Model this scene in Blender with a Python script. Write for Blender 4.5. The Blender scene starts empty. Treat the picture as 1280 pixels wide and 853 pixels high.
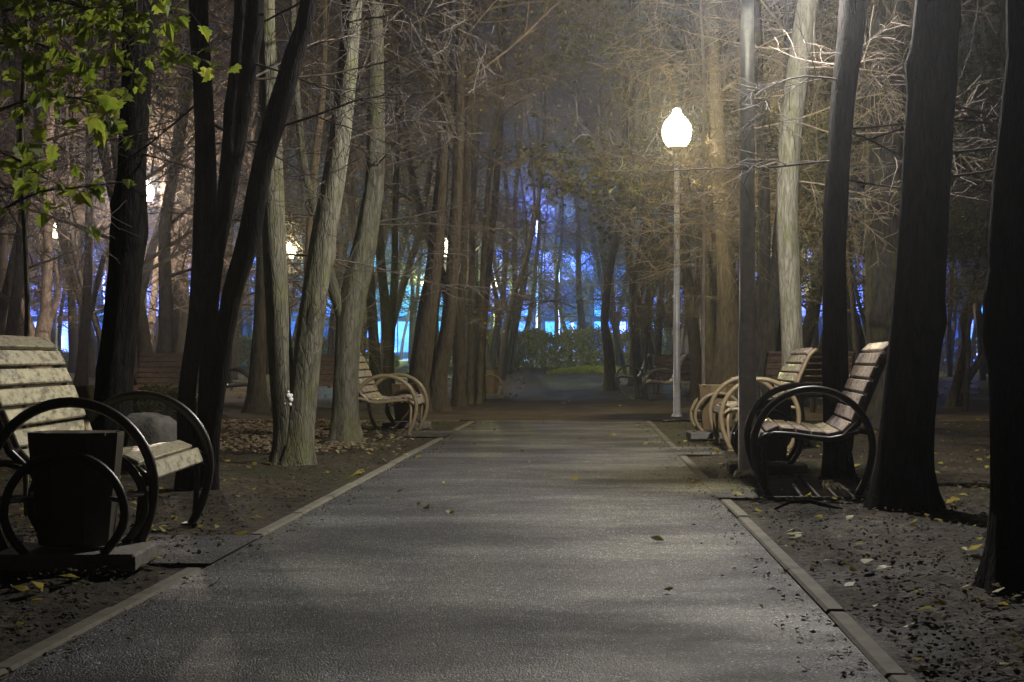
import bpy, math, random
from math import sin, cos, pi, radians
from mathutils import Vector, noise, Matrix

rnd = random.Random(11)
scene = bpy.context.scene
COL = scene.collection
F, CX, HY, H = 1778.0, 640.0, 450.0, 0.9      # focal in px, centre column, horizon row, eye height


def gz(y):                                     # height of the terrain at distance y
    if y < 33: return 0.0
    if y < 70:
        t = y - 33
        return 0.0205 * t * min(1.0, t / 8.0)
    return 0.0205 * 37 + (y - 70) * 0.004


def G(px, py):                                 # pixel on flat ground -> point
    D = F * H / (py - HY)
    return Vector(((px - CX) * D / F, D, 0))


def P(px, py, D):
    return Vector(((px - CX) * D / F, D, H + (HY - py) * D / F))


# ------------------------------------------------------------------ tagging
def tag(o, label=None, cat=None, group=None, kind=None):
    if label: o['label'] = label
    if cat: o['category'] = cat
    if group: o['group'] = group
    if kind: o['kind'] = kind
    return o


def empty(name, loc=(0, 0, 0), rz=0.0):
    o = bpy.data.objects.new(name, None)
    o.empty_display_size = 0.2
    COL.objects.link(o); o.location = loc; o.rotation_euler = (0, 0, rz)
    return o


class MB:
    def __init__(s): s.v = []; s.f = []; s.sm = []

    def box(s, c, sz, rot=None, taper=1.0, bev=0.0):
        cx, cy, cz = c; hx, hy, hz = sz[0] / 2, sz[1] / 2, sz[2] / 2
        if bev <= 0:
            pts = [Vector((x * hx * (taper if z > 0 else 1), y * hy * (taper if z > 0 else 1), z * hz))
                   for z in (-1, 1) for x, y in ((-1, -1), (1, -1), (1, 1), (-1, 1))]
            fs = [(0, 3, 2, 1), (4, 5, 6, 7), (0, 1, 5, 4), (1, 2, 6, 5), (2, 3, 7, 6), (3, 0, 4, 7)]
        else:
            b = min(bev, hx * .8, hy * .8, hz * .8); pts = []; fs = []
            rings = [(-hz, b), (-hz + b, 0), (hz - b, 0), (hz, b)]
            for z, i in rings:
                X, Y = hx - i, hy - i; k = b if i == 0 else b * .3
                for x, y in ((-X + k, -Y), (X - k, -Y), (X, -Y + k), (X, Y - k), (X - k, Y), (-X + k, Y), (-X, Y - k), (-X, -Y + k)):
                    pts.append(Vector((x, y, z)))
            for r in range(3):
                for j in range(8):
                    a = r * 8 + j; bb = r * 8 + (j + 1) % 8
                    fs.append((a, bb, bb + 8, a + 8))
            fs.append(tuple(range(7, -1, -1))); fs.append(tuple(range(24, 32)))
        n = len(s.v)
        for p in pts:
            if rot: p = rot @ p
            s.v.append((p.x + cx, p.y + cy, p.z + cz))
        for f in fs: s.f.append(tuple(i + n for i in f)); s.sm.append(False)

    def tube(s, pts, rad, sides=8, caps=True, smooth=True, flat=None):
        n0 = len(s.v); N = len(pts)
        pts = [Vector(p) for p in pts]
        if not hasattr(rad, '__len__'): rad = [rad] * N
        up = None
        for i in range(N):
            t = (pts[min(i + 1, N - 1)] - pts[max(i - 1, 0)])
            if t.length < 1e-9: t = Vector((0, 0, 1))
            t.normalize()
            if up is None:
                a = Vector((1, 0, 0)) if abs(t.x) < .8 else Vector((0, 1, 0))
                up = (a - t * a.dot(t)).normalized()
            else:
                up = (up - t * up.dot(t))
                if up.length < 1e-6: up = t.orthogonal()
                up.normalize()
            w = t.cross(up)
            for j in range(sides):
                a = 2 * pi * j / sides
                p = pts[i] + (up * cos(a) + w * sin(a)) * rad[i]
                s.v.append((p.x, p.y, p.z))
        for i in range(N - 1):
            for j in range(sides):
                a = n0 + i * sides + j; b = n0 + i * sides + (j + 1) % sides
                s.f.append((a, b, b + sides, a + sides)); s.sm.append(smooth)
        if caps:
            s.f.append(tuple(n0 + j for j in range(sides - 1, -1, -1))); s.sm.append(False)
            e = n0 + (N - 1) * sides
            s.f.append(tuple(e + j for j in range(sides))); s.sm.append(False)

    def lathe(s, prof, c=(0, 0, 0), sides=24, smooth=True, ph=0):
        n0 = len(s.v)
        for r, z in prof:
            for j in range(sides):
                a = 2 * pi * j / sides + ph
                s.v.append((c[0] + r * cos(a), c[1] + r * sin(a), c[2] + z))
        for i in range(len(prof) - 1):
            for j in range(sides):
                a = n0 + i * sides + j; b = n0 + i * sides + (j + 1) % sides
                s.f.append((a, b, b + sides, a + sides)); s.sm.append(smooth)
        s.f.append(tuple(n0 + j for j in range(sides - 1, -1, -1))); s.sm.append(False)
        e = n0 + (len(prof) - 1) * sides
        s.f.append(tuple(e + j for j in range(sides))); s.sm.append(False)

    def quad(s, a, b, c, d):
        n = len(s.v); s.v += [tuple(a), tuple(b), tuple(c), tuple(d)]; s.f.append((n, n + 1, n + 2, n + 3)); s.sm.append(False)

    def poly(s, pts):
        n = len(s.v); s.v += [tuple(p) for p in pts]; s.f.append(tuple(range(n, n + len(pts)))); s.sm.append(False)

    def mesh(s, name, m):
        me = bpy.data.meshes.new(name)
        me.from_pydata(s.v, [], s.f)
        me.polygons.foreach_set('use_smooth', s.sm)
        me.materials.append(m); me.update()
        return me

    def build(s, name, m, parent=None, loc=None):
        o = bpy.data.objects.new(name, s.mesh(name, m)); COL.objects.link(o)
        if parent: o.parent = parent
        if loc is not None: o.location = loc
        return o


def kids(o): return [c for c in COL.objects if c.parent == o]


TREE_KIDS = {}


def copy_tree(o, name, loc, rz=0.0, sc=1.0):
    c = o.copy(); COL.objects.link(c); c.name = name; c.location = loc; c.rotation_euler = (0, 0, rz); c.scale = (sc, sc, sc)
    def rec(src, dst):
        for ch in list(src.children):
            k = ch.copy(); COL.objects.link(k); k.parent = dst
            rec(ch, k)
    rec(o, c)
    return c


# ------------------------------------------------------------------ materials
def mat(name):
    m = bpy.data.materials.new(name); m.use_nodes = True
    nt = m.node_tree
    return m, nt, nt.nodes['Principled BSDF']


def N(nt, t, **kw):
    n = nt.nodes.new(t)
    for k, v in kw.items():
        if hasattr(n, k): setattr(n, k, v)
        else: n.inputs[k.replace('_', ' ')].default_value = v
    return n


def L(nt, a, b): nt.links.new(a, b)


def ramp(nt, fac, stops):
    r = nt.nodes.new('ShaderNodeValToRGB')
    e = r.color_ramp.elements
    while len(e) > 1: e.remove(e[-1])
    e[0].position, e[0].color = stops[0][0], (*stops[0][1], 1)
    for p, c in stops[1:]:
        x = e.new(p); x.color = (*c, 1)
    L(nt, fac, r.inputs[0])
    return r


def objcoord(nt, scale=(1, 1, 1), geo=False):
    if geo:
        g = nt.nodes.new('ShaderNodeNewGeometry'); out = g.outputs['Position']
    else:
        g = nt.nodes.new('ShaderNodeTexCoord'); out = g.outputs['Object']
    mp = nt.nodes.new('ShaderNodeMapping'); mp.inputs['Scale'].default_value = scale
    L(nt, out, mp.inputs[0])
    return mp.outputs[0]


def g3(v): return (v, v, v)


def bark(name, c1, c2, moss=0.0, scale=1.0, rough=.9):
    m, nt, b = mat(name)
    co = objcoord(nt, (20 * scale, 20 * scale, 5 * scale))
    n1 = N(nt, 'ShaderNodeTexNoise', Scale=1.0, Detail=6.0, Roughness=.65); L(nt, co, n1.inputs['Vector'])
    co2 = objcoord(nt, (40 * scale, 40 * scale, 7 * scale))
    vo = nt.nodes.new('ShaderNodeTexVoronoi'); vo.feature = 'DISTANCE_TO_EDGE'; vo.inputs['Scale'].default_value = 1.0
    wn = N(nt, 'ShaderNodeTexNoise', Scale=2.0, Detail=3.0); L(nt, co2, wn.inputs['Vector'])
    mx = nt.nodes.new('ShaderNodeMix'); mx.data_type = 'RGBA'; mx.inputs[0].default_value = .35
    L(nt, co2, mx.inputs[6]); L(nt, wn.outputs['Color'], mx.inputs[7]); L(nt, mx.outputs[2], vo.inputs['Vector'])
    r = ramp(nt, n1.outputs[0], [(.3, c1), (.7, c2)])
    cr = nt.nodes.new('ShaderNodeMath'); cr.operation = 'MULTIPLY_ADD'; cr.inputs[1].default_value = 2.5; cr.inputs[2].default_value = .72; cr.use_clamp = True
    L(nt, vo.outputs[0], cr.inputs[0])
    mul = nt.nodes.new('ShaderNodeMix'); mul.data_type = 'RGBA'; mul.blend_type = 'MULTIPLY'; mul.inputs[0].default_value = 1
    L(nt, r.outputs[0], mul.inputs[6]); L(nt, cr.outputs[0], mul.inputs[7])
    last = mul.outputs[2]
    if moss > 0:
        co3 = objcoord(nt, (3, 3, 1.2))
        n3 = N(nt, 'ShaderNodeTexNoise', Scale=1.3, Detail=5.0, Roughness=.7); L(nt, co3, n3.inputs['Vector'])
        mr = nt.nodes.new('ShaderNodeMapRange'); mr.inputs[1].default_value = .56 - moss * .2; mr.inputs[2].default_value = .72; L(nt, n3.outputs[0], mr.inputs[0])
        mm = nt.nodes.new('ShaderNodeMix'); mm.data_type = 'RGBA'; L(nt, mr.outputs[0], mm.inputs[0]); L(nt, last, mm.inputs[6]); mm.inputs[7].default_value = (.12, .13, .035, 1)
        last = mm.outputs[2]
    L(nt, last, b.inputs['Base Color'])
    b.inputs['Roughness'].default_value = rough
    b.inputs['Specular IOR Level'].default_value = .05 if name == 'shaded_bark' else .25
    bp = N(nt, 'ShaderNodeBump', Strength=1.0, Distance=.02)
    ad = nt.nodes.new('ShaderNodeMath'); L(nt, n1.outputs[0], ad.inputs[0]); L(nt, cr.outputs[0], ad.inputs[1])
    L(nt, ad.outputs[0], bp.inputs['Height']); L(nt, bp.outputs[0], b.inputs['Normal'])
    return m


M = {}
M['bark_shaded'] = bark('shaded_bark', (.005, .0045, .004), (.022, .019, .017))  # near-black colour carries the shade of the backlit trunks
M['bark_grey'] = bark('grey_green_bark', (.07, .066, .046), (.20, .185, .13), moss=.25)
M['bark_pale'] = bark('pale_bark', (.24, .19, .15), (.48, .40, .33), scale=.8)
M['bark_brown'] = bark('brown_bark', (.04, .035, .028), (.115, .10, .078), moss=.15)
M['bark_lit'] = bark('lit_grey_bark', (.15, .14, .10), (.36, .33, .25), moss=.3)  # lighter copy of grey bark, lamplight put into the colour
M['bark_far'] = bark('distant_bark', (.03, .026, .022), (.09, .075, .06))
mt, nt, b = mat('twig_bark'); b.inputs['Base Color'].default_value = (.20, .15, .11, 1); b.inputs['Roughness'].default_value = .8
nn = N(nt, 'ShaderNodeTexNoise', Scale=3.0, Detail=3.0); L(nt, objcoord(nt), nn.inputs['Vector'])
rr = ramp(nt, nn.outputs[0], [(.35, (.05, .038, .03)), (.65, (.13, .10, .075))]); L(nt, rr.outputs[0], b.inputs['Base Color'])
M['twig'] = mt
M['twig_pale'] = bark('pale_twig_bark', (.20, .15, .10), (.42, .34, .22), scale=.5)


def leafmat(name, c1, c2, c3, trans=.5, sc=9.0, spec=.3):
    m = bpy.data.materials.new(name); m.use_nodes = True; nt = m.node_tree; nt.nodes.clear()
    out = nt.nodes.new('ShaderNodeOutputMaterial')
    n = N(nt, 'ShaderNodeTexNoise', Scale=sc, Detail=4.0, Roughness=.7); L(nt, objcoord(nt), n.inputs['Vector'])
    r = ramp(nt, n.outputs[0], [(.3, c1), (.5, c2), (.72, c3)])
    pb = nt.nodes.new('ShaderNodeBsdfPrincipled'); pb.inputs['Roughness'].default_value = .5 if spec > .2 else .8; pb.inputs['Specular IOR Level'].default_value = spec
    tr = nt.nodes.new('ShaderNodeBsdfTranslucent')
    L(nt, r.outputs[0], pb.inputs['Base Color']); L(nt, r.outputs[0], tr.inputs['Color'])
    mx = nt.nodes.new('ShaderNodeMixShader'); mx.inputs[0].default_value = trans
    L(nt, pb.outputs[0], mx.inputs[1]); L(nt, tr.outputs[0], mx.inputs[2]); L(nt, mx.outputs[0], out.inputs[0])
    return m


M['leaf_green'] = leafmat('maple_leaf', (.10, .17, .015), (.26, .33, .035), (.46, .46, .08), trans=.6, sc=4)
M['leaf_olive'] = leafmat('olive_leaf', (.035, .045, .012), (.07, .08, .02), (.13, .12, .03))
M['leaf_yellow'] = leafmat('yellow_leaf', (.22, .17, .04), (.38, .32, .06), (.5, .42, .12))
M['leaf_litter'] = leafmat('litter_leaf', (.035, .025, .014), (.09, .068, .035), (.19, .15, .07), trans=.15, sc=23, spec=.15)
M['leaf_pale'] = leafmat('pale_litter_leaf', (.07, .05, .03), (.2, .15, .09), (.42, .33, .22), trans=.15, sc=23)
M['leaf_path'] = leafmat('path_leaf', (.16, .13, .03), (.3, .25, .05), (.35, .27, .07), trans=.15)
M['hedge'] = leafmat('hedge_leaf', (.12, .14, .03), (.25, .26, .045), (.40, .37, .08))
M['far_leaf'] = leafmat('far_leaf', (.02, .028, .014), (.05, .06, .025), (.10, .12, .04))

# asphalt
m, nt, b = mat('asphalt')
co = objcoord(nt, geo=True)
big = N(nt, 'ShaderNodeTexNoise', Scale=.9, Detail=5.0, Roughness=.62); mp = nt.nodes.new('ShaderNodeMapping'); mp.inputs['Scale'].default_value = (.7, 1.3, 1)
L(nt, co, mp.inputs[0]); L(nt, mp.outputs[0], big.inputs['Vector'])
fine = N(nt, 'ShaderNodeTexNoise', Scale=95.0, Detail=3.0, Roughness=.75); L(nt, co, fine.inputs['Vector'])
vor = nt.nodes.new('ShaderNodeTexVoronoi'); vor.inputs['Scale'].default_value = 150; L(nt, co, vor.inputs['Vector'])
rb = ramp(nt, big.outputs[0], [(.36, (.022, .022, .024)), (.5, (.036, .035, .038)), (.64, (.058, .057, .061))])
rf = ramp(nt, vor.outputs['Distance'], [(.1, g3(1.9)), (.5, g3(.55))])
wn = nt.nodes.new('ShaderNodeTexWhiteNoise'); vr = ramp(nt, vor.outputs['Color'], [(.0, g3(.12)), (.5, g3(.6)), (.78, g3(2.4)), (1.0, g3(15.0))])  # aggregate grain; the white flecks also paint in lamp glints
m1 = nt.nodes.new('ShaderNodeMix'); m1.data_type = 'RGBA'; m1.blend_type = 'MULTIPLY'; m1.inputs[0].default_value = 1
L(nt, rb.outputs[0], m1.inputs[6]); L(nt, vr.outputs[0], m1.inputs[7])
m2 = nt.nodes.new('ShaderNodeMix'); m2.data_type = 'RGBA'; m2.blend_type = 'MULTIPLY'; m2.inputs[0].default_value = .6
L(nt, m1.outputs[2], m2.inputs[6]); L(nt, rf.outputs[0], m2.inputs[7]); L(nt, m2.outputs[2], b.inputs['Base Color'])
rr = ramp(nt, big.outputs[0], [(.38, g3(.78)), (.62, g3(.5))]); L(nt, rr.outputs[0], b.inputs['Roughness'])
b.inputs['Specular IOR Level'].default_value = .42
ad = N(nt, 'ShaderNodeMath'); ad.operation = 'MULTIPLY_ADD'; ad.inputs[1].default_value = -.8; L(nt, vor.outputs['Distance'], ad.inputs[0]); L(nt, fine.outputs[0], ad.inputs[2])
und = N(nt, 'ShaderNodeTexNoise', Scale=5.0, Detail=3.0); L(nt, co, und.inputs['Vector'])
bp1 = N(nt, 'ShaderNodeBump', Strength=.5, Distance=.02); L(nt, und.outputs[0], bp1.inputs['Height'])
bp = N(nt, 'ShaderNodeBump', Strength=.9, Distance=.008); L(nt, ad.outputs[0], bp.inputs['Height']); L(nt, bp1.outputs[0], bp.inputs['Normal']); L(nt, bp.outputs[0], b.inputs['Normal'])
M['asphalt'] = m

# cross path: old brown worn surface
m, nt, b = mat('worn_surface')
co = objcoord(nt, geo=True)
n1 = N(nt, 'ShaderNodeTexNoise', Scale=1.2, Detail=8.0, Roughness=.7); L(nt, co, n1.inputs['Vector'])
r = ramp(nt, n1.outputs[0], [(.35, (.035, .028, .024)), (.6, (.075, .06, .05)), (.75, (.11, .09, .072))]); L(nt, r.outputs[0], b.inputs['Base Color'])
b.inputs['Roughness'].default_value = .9; b.inputs['Specular IOR Level'].default_value = .1
n2 = N(nt, 'ShaderNodeTexNoise', Scale=30.0, Detail=5.0); L(nt, co, n2.inputs['Vector'])
bp = N(nt, 'ShaderNodeBump', Strength=.7, Distance=.02); L(nt, n2.outputs[0], bp.inputs['Height']); L(nt, bp.outputs[0], b.inputs['Normal'])
M['worn'] = m

# soil
m, nt, b = mat('damp_soil')
co = objcoord(nt, geo=True)
n1 = N(nt, 'ShaderNodeTexNoise', Scale=.8, Detail=8.0, Roughness=.7); L(nt, co, n1.inputs['Vector'])
n2 = N(nt, 'ShaderNodeTexNoise', Scale=14.0, Detail=8.0, Roughness=.75); L(nt, co, n2.inputs['Vector'])
r1 = ramp(nt, n1.outputs[0], [(.35, (.024, .018, .011)), (.5, (.055, .042, .026)), (.7, (.11, .085, .052))])
r2 = ramp(nt, n2.outputs[0], [(.36, g3(.18)), (.5, g3(.9)), (.66, g3(2.3))])
mm = nt.nodes.new('ShaderNodeMix'); mm.data_type = 'RGBA'; mm.blend_type = 'MULTIPLY'; mm.inputs[0].default_value = 1
L(nt, r1.outputs[0], mm.inputs[6]); L(nt, r2.outputs[0], mm.inputs[7])
n3 = N(nt, 'ShaderNodeTexNoise', Scale=.35, Detail=3.0); L(nt, co, n3.inputs['Vector'])
gm = nt.nodes.new('ShaderNodeMapRange'); gm.inputs[1].default_value = .52; gm.inputs[2].default_value = .68; L(nt, n3.outputs[0], gm.inputs[0])
mg = nt.nodes.new('ShaderNodeMix'); mg.data_type = 'RGBA'; L(nt, gm.outputs[0], mg.inputs[0]); L(nt, mm.outputs[2], mg.inputs[6]); mg.inputs[7].default_value = (.055, .065, .02, 1)
L(nt, mg.outputs[2], b.inputs['Base Color'])
rr = ramp(nt, n1.outputs[0], [(.4, g3(.6)), (.6, g3(.9))]); L(nt, rr.outputs[0], b.inputs['Roughness']); b.inputs['Specular IOR Level'].default_value = .25
vo = N(nt, 'ShaderNodeTexNoise', Scale=48.0, Detail=6.0, Roughness=.8); L(nt, co, vo.inputs['Vector'])
hs = N(nt, 'ShaderNodeMath'); hs.operation = 'MULTIPLY_ADD'; hs.inputs[1].default_value = .5; L(nt, vo.outputs[0], hs.inputs[0]); L(nt, n2.outputs[0], hs.inputs[2])
bp = N(nt, 'ShaderNodeBump', Strength=1.0, Distance=.07); L(nt, hs.outputs[0], bp.inputs['Height']); L(nt, bp.outputs[0], b.inputs['Normal'])
M['soil'] = m


def simple(name, c, rough=.7, metal=0.0, var=.35, sc=12.0, bump=.2, spec=.4, dist=.004):
    m, nt, b = mat(name)
    n = N(nt, 'ShaderNodeTexNoise', Scale=sc, Detail=6.0, Roughness=.7); L(nt, objcoord(nt), n.inputs['Vector'])
    r = ramp(nt, n.outputs[0], [(.3, tuple(x * (1 - var) for x in c)), (.7, tuple(min(1, x * (1 + var)) for x in c))])
    L(nt, r.outputs[0], b.inputs['Base Color'])
    b.inputs['Roughness'].default_value = rough; b.inputs['Metallic'].default_value = metal; b.inputs['Specular IOR Level'].default_value = spec
    bp = N(nt, 'ShaderNodeBump', Strength=bump, Distance=dist); L(nt, n.outputs[0], bp.inputs['Height']); L(nt, bp.outputs[0], b.inputs['Normal'])
    return m


M['kerb'] = simple('kerb_concrete', (.125, .115, .085), .85, var=.4, sc=9, bump=.6, dist=.01)
M['concrete'] = simple('stone', (.16, .15, .13), .9, var=.4, sc=7, bump=.8, dist=.02)
M['rock'] = simple('rock', (.085, .08, .068), .9, var=.6, sc=5, bump=1.0, dist=.03)
M['pad'] = simple('bench_pad', (.10, .09, .075), .8, var=.4, sc=5, bump=.5, dist=.01)
M['iron'] = simple('black_painted_iron', (.028, .024, .020), .38, var=.4, sc=30, spec=.6, bump=.3)
M['iron_tan'] = simple('tan_painted_iron', (.26, .20, .11), .4, var=.25, sc=20, spec=.5, bump=.2)
M['bolt'] = simple('zinc_bolt', (.5, .5, .5), .35, metal=.9, var=.2)
M['bin'] = simple('bin_sheet', (.075, .062, .045), .5, var=.3, sc=8)
M['bin_tan'] = simple('tan_bin_sheet', (.17, .12, .06), .5, var=.25, sc=8)
M['pole'] = simple('galvanised_pole', (.72, .72, .70), .35, metal=.1, var=.2, sc=14, bump=.2)
M['cap'] = simple('lamp_collar', (.3, .28, .24), .5, var=.2)
M['white'] = simple('white_fungus', (.75, .75, .72), .6, var=.15, sc=60)
M['black'] = simple('tar_stain', (.012, .012, .012), .6, var=.3, sc=40)


# worn painted wood
def wood(name, paint, bare, amount):
    m, nt, b = mat(name)
    co = objcoord(nt, (1.2, 9, 9))
    n1 = N(nt, 'ShaderNodeTexNoise', Scale=3.0, Detail=8.0, Roughness=.75); L(nt, co, n1.inputs['Vector'])
    n2 = N(nt, 'ShaderNodeTexNoise', Scale=11.0, Detail=7.0, Roughness=.7); L(nt, objcoord(nt, (1, 2.5, 2.5)), n2.inputs['Vector'])
    mr = nt.nodes.new('ShaderNodeMapRange'); mr.inputs[1].default_value = amount; mr.inputs[2].default_value = amount + .13; L(nt, n2.outputs[0], mr.inputs[0])
    ra = ramp(nt, n1.outputs[0], [(.3, tuple(x * .6 for x in bare)), (.7, bare)])
    rp = ramp(nt, n1.outputs[0], [(.3, tuple(x * .8 for x in paint)), (.6, paint)])
    mx = nt.nodes.new('ShaderNodeMix'); mx.data_type = 'RGBA'; L(nt, mr.outputs[0], mx.inputs[0]); L(nt, rp.outputs[0], mx.inputs[6]); L(nt, ra.outputs[0], mx.inputs[7])
    L(nt, mx.outputs[2], b.inputs['Base Color'])
    rg = ramp(nt, n2.outputs[0], [(.4, g3(.32)), (.6, g3(.7))]); L(nt, rg.outputs[0], b.inputs['Roughness'])
    bp = N(nt, 'ShaderNodeBump', Strength=.7, Distance=.004); L(nt, n1.outputs[0], bp.inputs['Height']); L(nt, bp.outputs[0], b.inputs['Normal'])
    return m


M['slat'] = wood('weathered_slat', (.34, .27, .21), (.15, .11, .08), .50)
M['slat_cream'] = wood('cream_painted_slat', (.36, .32, .20), (.15, .125, .07), .49)
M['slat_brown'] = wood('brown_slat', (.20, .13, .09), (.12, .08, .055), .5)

# ------------------------------------------------------------------ setting
def pathc(y):                                   # path centre line
    c = -.405 + .0535 * y
    if y > 36: c -= .0016 * (y - 36) ** 2 * .9
    return c


mb = MB()
# soil: one sheet, finer near the camera
ys = [-6 + .25 * i for i in range(0, 36)] + [3 + .06 * i for i in range(0, 150)] + [12 + .25 * i for i in range(0, 48)] + [24 + 1.0 * i for i in range(0, 50)] + [74 + 6 * i for i in range(0, 30)] + [260, 330, 420, 600, 900]
xs = []
for i in range(-180, 181):
    t = i / 180.0; xs.append(math.copysign(abs(t) ** 2.1, t) * 26)
xs = [-500, -200, -90, -45] + xs + [45, 90, 200, 500]
for y in ys:
    for x in xs:
        z = gz(y)
        c = pathc(y); d = abs(x - c)
        if d > 1.5 and y < 75:
            k = min(1, (d - 1.5) / .6)
            z += k * (.022 * noise.noise(Vector((x * 2.2, y * 2.2, 0))) + .05 * noise.noise(Vector((x * .35, y * .35, 4))) + .01)
        else: z -= .004
        if d > 1.34 and 3 < y < 16 and abs(x) < 6:
            kk = min(1, (d - 1.34) / .2) * min(1, (16 - y) / 4)
            z += kk * (.016 * noise.noise(Vector((x * 9, y * 9, 1))) + .014 * noise.noise(Vector((x * 19, y * 19, 5))))
        if 20.6 < y < 32.5: z = gz(y) - .006 + .015 * noise.noise(Vector((x, y * .6, 2)))
        if d < 1.6 and y < 20.6: z = min(z, gz(y) + .016)
        mb.v.append((x, y, z))
W = len(xs)
for i in range(len(ys) - 1):
    for j in range(W - 1):
        a = i * W + j
        mb.f.append((a, a + 1, a + W + 1, a + W)); mb.sm.append(True)
g = mb.build('ground', M['soil']); tag(g, kind='structure')

mb = MB()
st = [-6 + .5 * i for i in range(0, 54)] + [21.0]
for i in range(len(st) - 1):
    a, c = st[i], st[i + 1]
    mb.quad((pathc(a) - 1.24, a, .006), (pathc(a) + 1.24, a, .006), (pathc(c) + 1.24, c, .006), (pathc(c) - 1.24, c, .006))
o = mb.build('path', M['asphalt']); tag(o, kind='structure')
mb = MB()
yy = 31.8
while yy < 62:
    c = yy + .6
    for s in [0]:
        mb.quad((pathc(yy) - 1.35, yy, gz(yy) + .008), (pathc(yy) + 1.4, yy, gz(yy) + .008), (pathc(c) + 1.4, c, gz(c) + .008), (pathc(c) - 1.35, c, gz(c) + .008))
    yy = c
o = mb.build('path', simple('old_asphalt', (.028, .026, .025), .85, sc=3, bump=.5, spec=.2)); tag(o, kind='structure')
mb = MB()
for i in range(-40, 40):
    for j in range(12):
        x0, x1, y0, y1 = i * 1.0, i * 1.0 + 1, 21.0 + j * .9, 21.0 + (j + 1) * .9
        def zz(x, y): return .012 + .006 * noise.noise(Vector((x * .8, y * .8, 9)))
        mb.quad((x0, y0, zz(x0, y0) if j else .009), (x1, y0, zz(x1, y0) if j else .009), (x1, y1, zz(x1, y1)), (x0, y1, zz(x0, y1)))
o = mb.build('cross_path', M['worn']); tag(o, kind='structure')


def kerb(x0y0, x1y1, w=.072, h=.024, seg=1.0):
    (xa, ya), (xb, yb) = x0y0, x1y1
    a, b_ = Vector((xa, ya, 0)), Vector((xb, yb, 0)); d = b_ - a; n = max(1, round(d.length / seg)); ang = math.atan2(d.y, d.x)
    mb = MB()
    for i in range(n):
        c = a + d * ((i + .5) / n)
        r = Matrix.Rotation(ang + rnd.uniform(-.006, .006), 3, 'Z') @ Matrix.Rotation(rnd.uniform(-.004, .004), 3, 'Y')
        mb.box((c.x, c.y, gz(c.y) + h / 2 - .06 + .000 + rnd.uniform(-.004, .004)), (d.length / n - .008, w, h + .12 - .02), r, bev=.01)
    o = mb.build('kerb', M['kerb']); tag(o, kind='structure')


def pc(y, s): return (pathc(y) + s, y)


kerb(pc(-4, 1.285), pc(9.05, 1.285)); kerb(pc(10.67, 1.285), pc(13.2, 1.285)); kerb(pc(14.6, 1.285), pc(20.7, 1.285))
kerb(pc(-4, -1.285), pc(6.1, -1.285)); kerb(pc(7.25, -1.285), pc(16.3, -1.285)); kerb(pc(17.9, -1.285), pc(20.7, -1.285))
kerb(pc(32.2, 1.46), pc(58, 1.46)); kerb(pc(33.5, -1.42), pc(58, -1.42))
kerb((-40, 20.85), pc(20.85, -1.5), h=.03)
kerb(pc(20.85, 1.5), (40, 21.1), h=.03)


def pad(x0, x1, y0, y1, name='bench_pad', m='pad', z=.030):
    mb = MB(); n = 10
    for i in range(n):
        a, b_ = y0 + (y1 - y0) * i / n, y0 + (y1 - y0) * (i + 1) / n
        mb.quad((x0(a), a, z), (x1(a), a, z), (x1(b_), b_, z), (x0(b_), b_, z))
    o = mb.build(name, M[m]); tag(o, kind='structure')


# paved bays beside the path
pad(lambda y: pathc(y) + 1.238, lambda y: pathc(y) + 2.15, 9.15, 10.6, m='asphalt', z=.0135)
pad(lambda y: 1.66 + (y - 9) * .1, lambda y: 2.32 + (y - 9) * .1, 8.98, 10.4, m='pad', z=.034)
pad(lambda y: pathc(y) + 1.238, lambda y: pathc(y) + 2.3, 13.3, 14.5, m='asphalt', z=.0135)
pad(lambda y: pathc(y) - 2.7, lambda y: pathc(y) - 1.238, 6.2, 7.2, m='asphalt', z=.0135)
pad(lambda y: pathc(y) - 2.3, lambda y: pathc(y) - 1.238, 16.4, 17.8, m='asphalt', z=.0135)

# ------------------------------------------------------------------ trees
def grow(mb, p, d, length, r, level, maxl, leaves=None, droop=.0, spread=1.0, wig=.25, kidsn=(7, 6, 5), minr=.0035, rg=rnd, keep=None):
    segs = [7, 6, 5, 4][min(level, 3)]
    sides = [7, 5, 4, 3][min(level, 3)]
    pts = [p.copy()]; rad = [r]; q = p.copy(); dd = d.normalized()
    for i in range(segs):
        dd = (dd + Vector((rg.gauss(0, wig), rg.gauss(0, wig), rg.gauss(0, wig * .7) - droop)) * .45).normalized()
        q = q + dd * (length / segs)
        pts.append(q.copy()); rad.append(max(minr, r * (1 - .8 * (i + 1) / segs)))
    mb.tube(pts, rad, sides, caps=False)
    if leaves is not None and level >= maxl - 1:
        for i in range(1, segs + 1): leaves.append(pts[i] + Vector((rg.gauss(0, .05), rg.gauss(0, .05), rg.gauss(0, .05))))
    if level >= maxl: return
    n = kidsn[min(level, len(kidsn) - 1)]
    for k in range(n):
        t = .18 + .8 * (k + rg.random()) / n
        i = min(segs - 1, int(t * segs)); f = t * segs - i
        bp = pts[i].lerp(pts[i + 1], f); br = rad[i] * (1 - f) + rad[i + 1] * f
        ax = (pts[i + 1] - pts[i]).normalized()
        side = Vector((rg.gauss(0, 1), rg.gauss(0, 1), rg.gauss(0, .6))); side = (side - ax * side.dot(ax))
        if side.length < .01: continue
        nd = (ax * .55 + side.normalized() * (.75 * spread)).normalized()
        grow(mb, bp, nd, length * rg.uniform(.38, .62) * (1.05 - .35 * t), max(minr, br * .62), level + 1, maxl, leaves, droop, spread, wig, kidsn, minr, rg)


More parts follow.
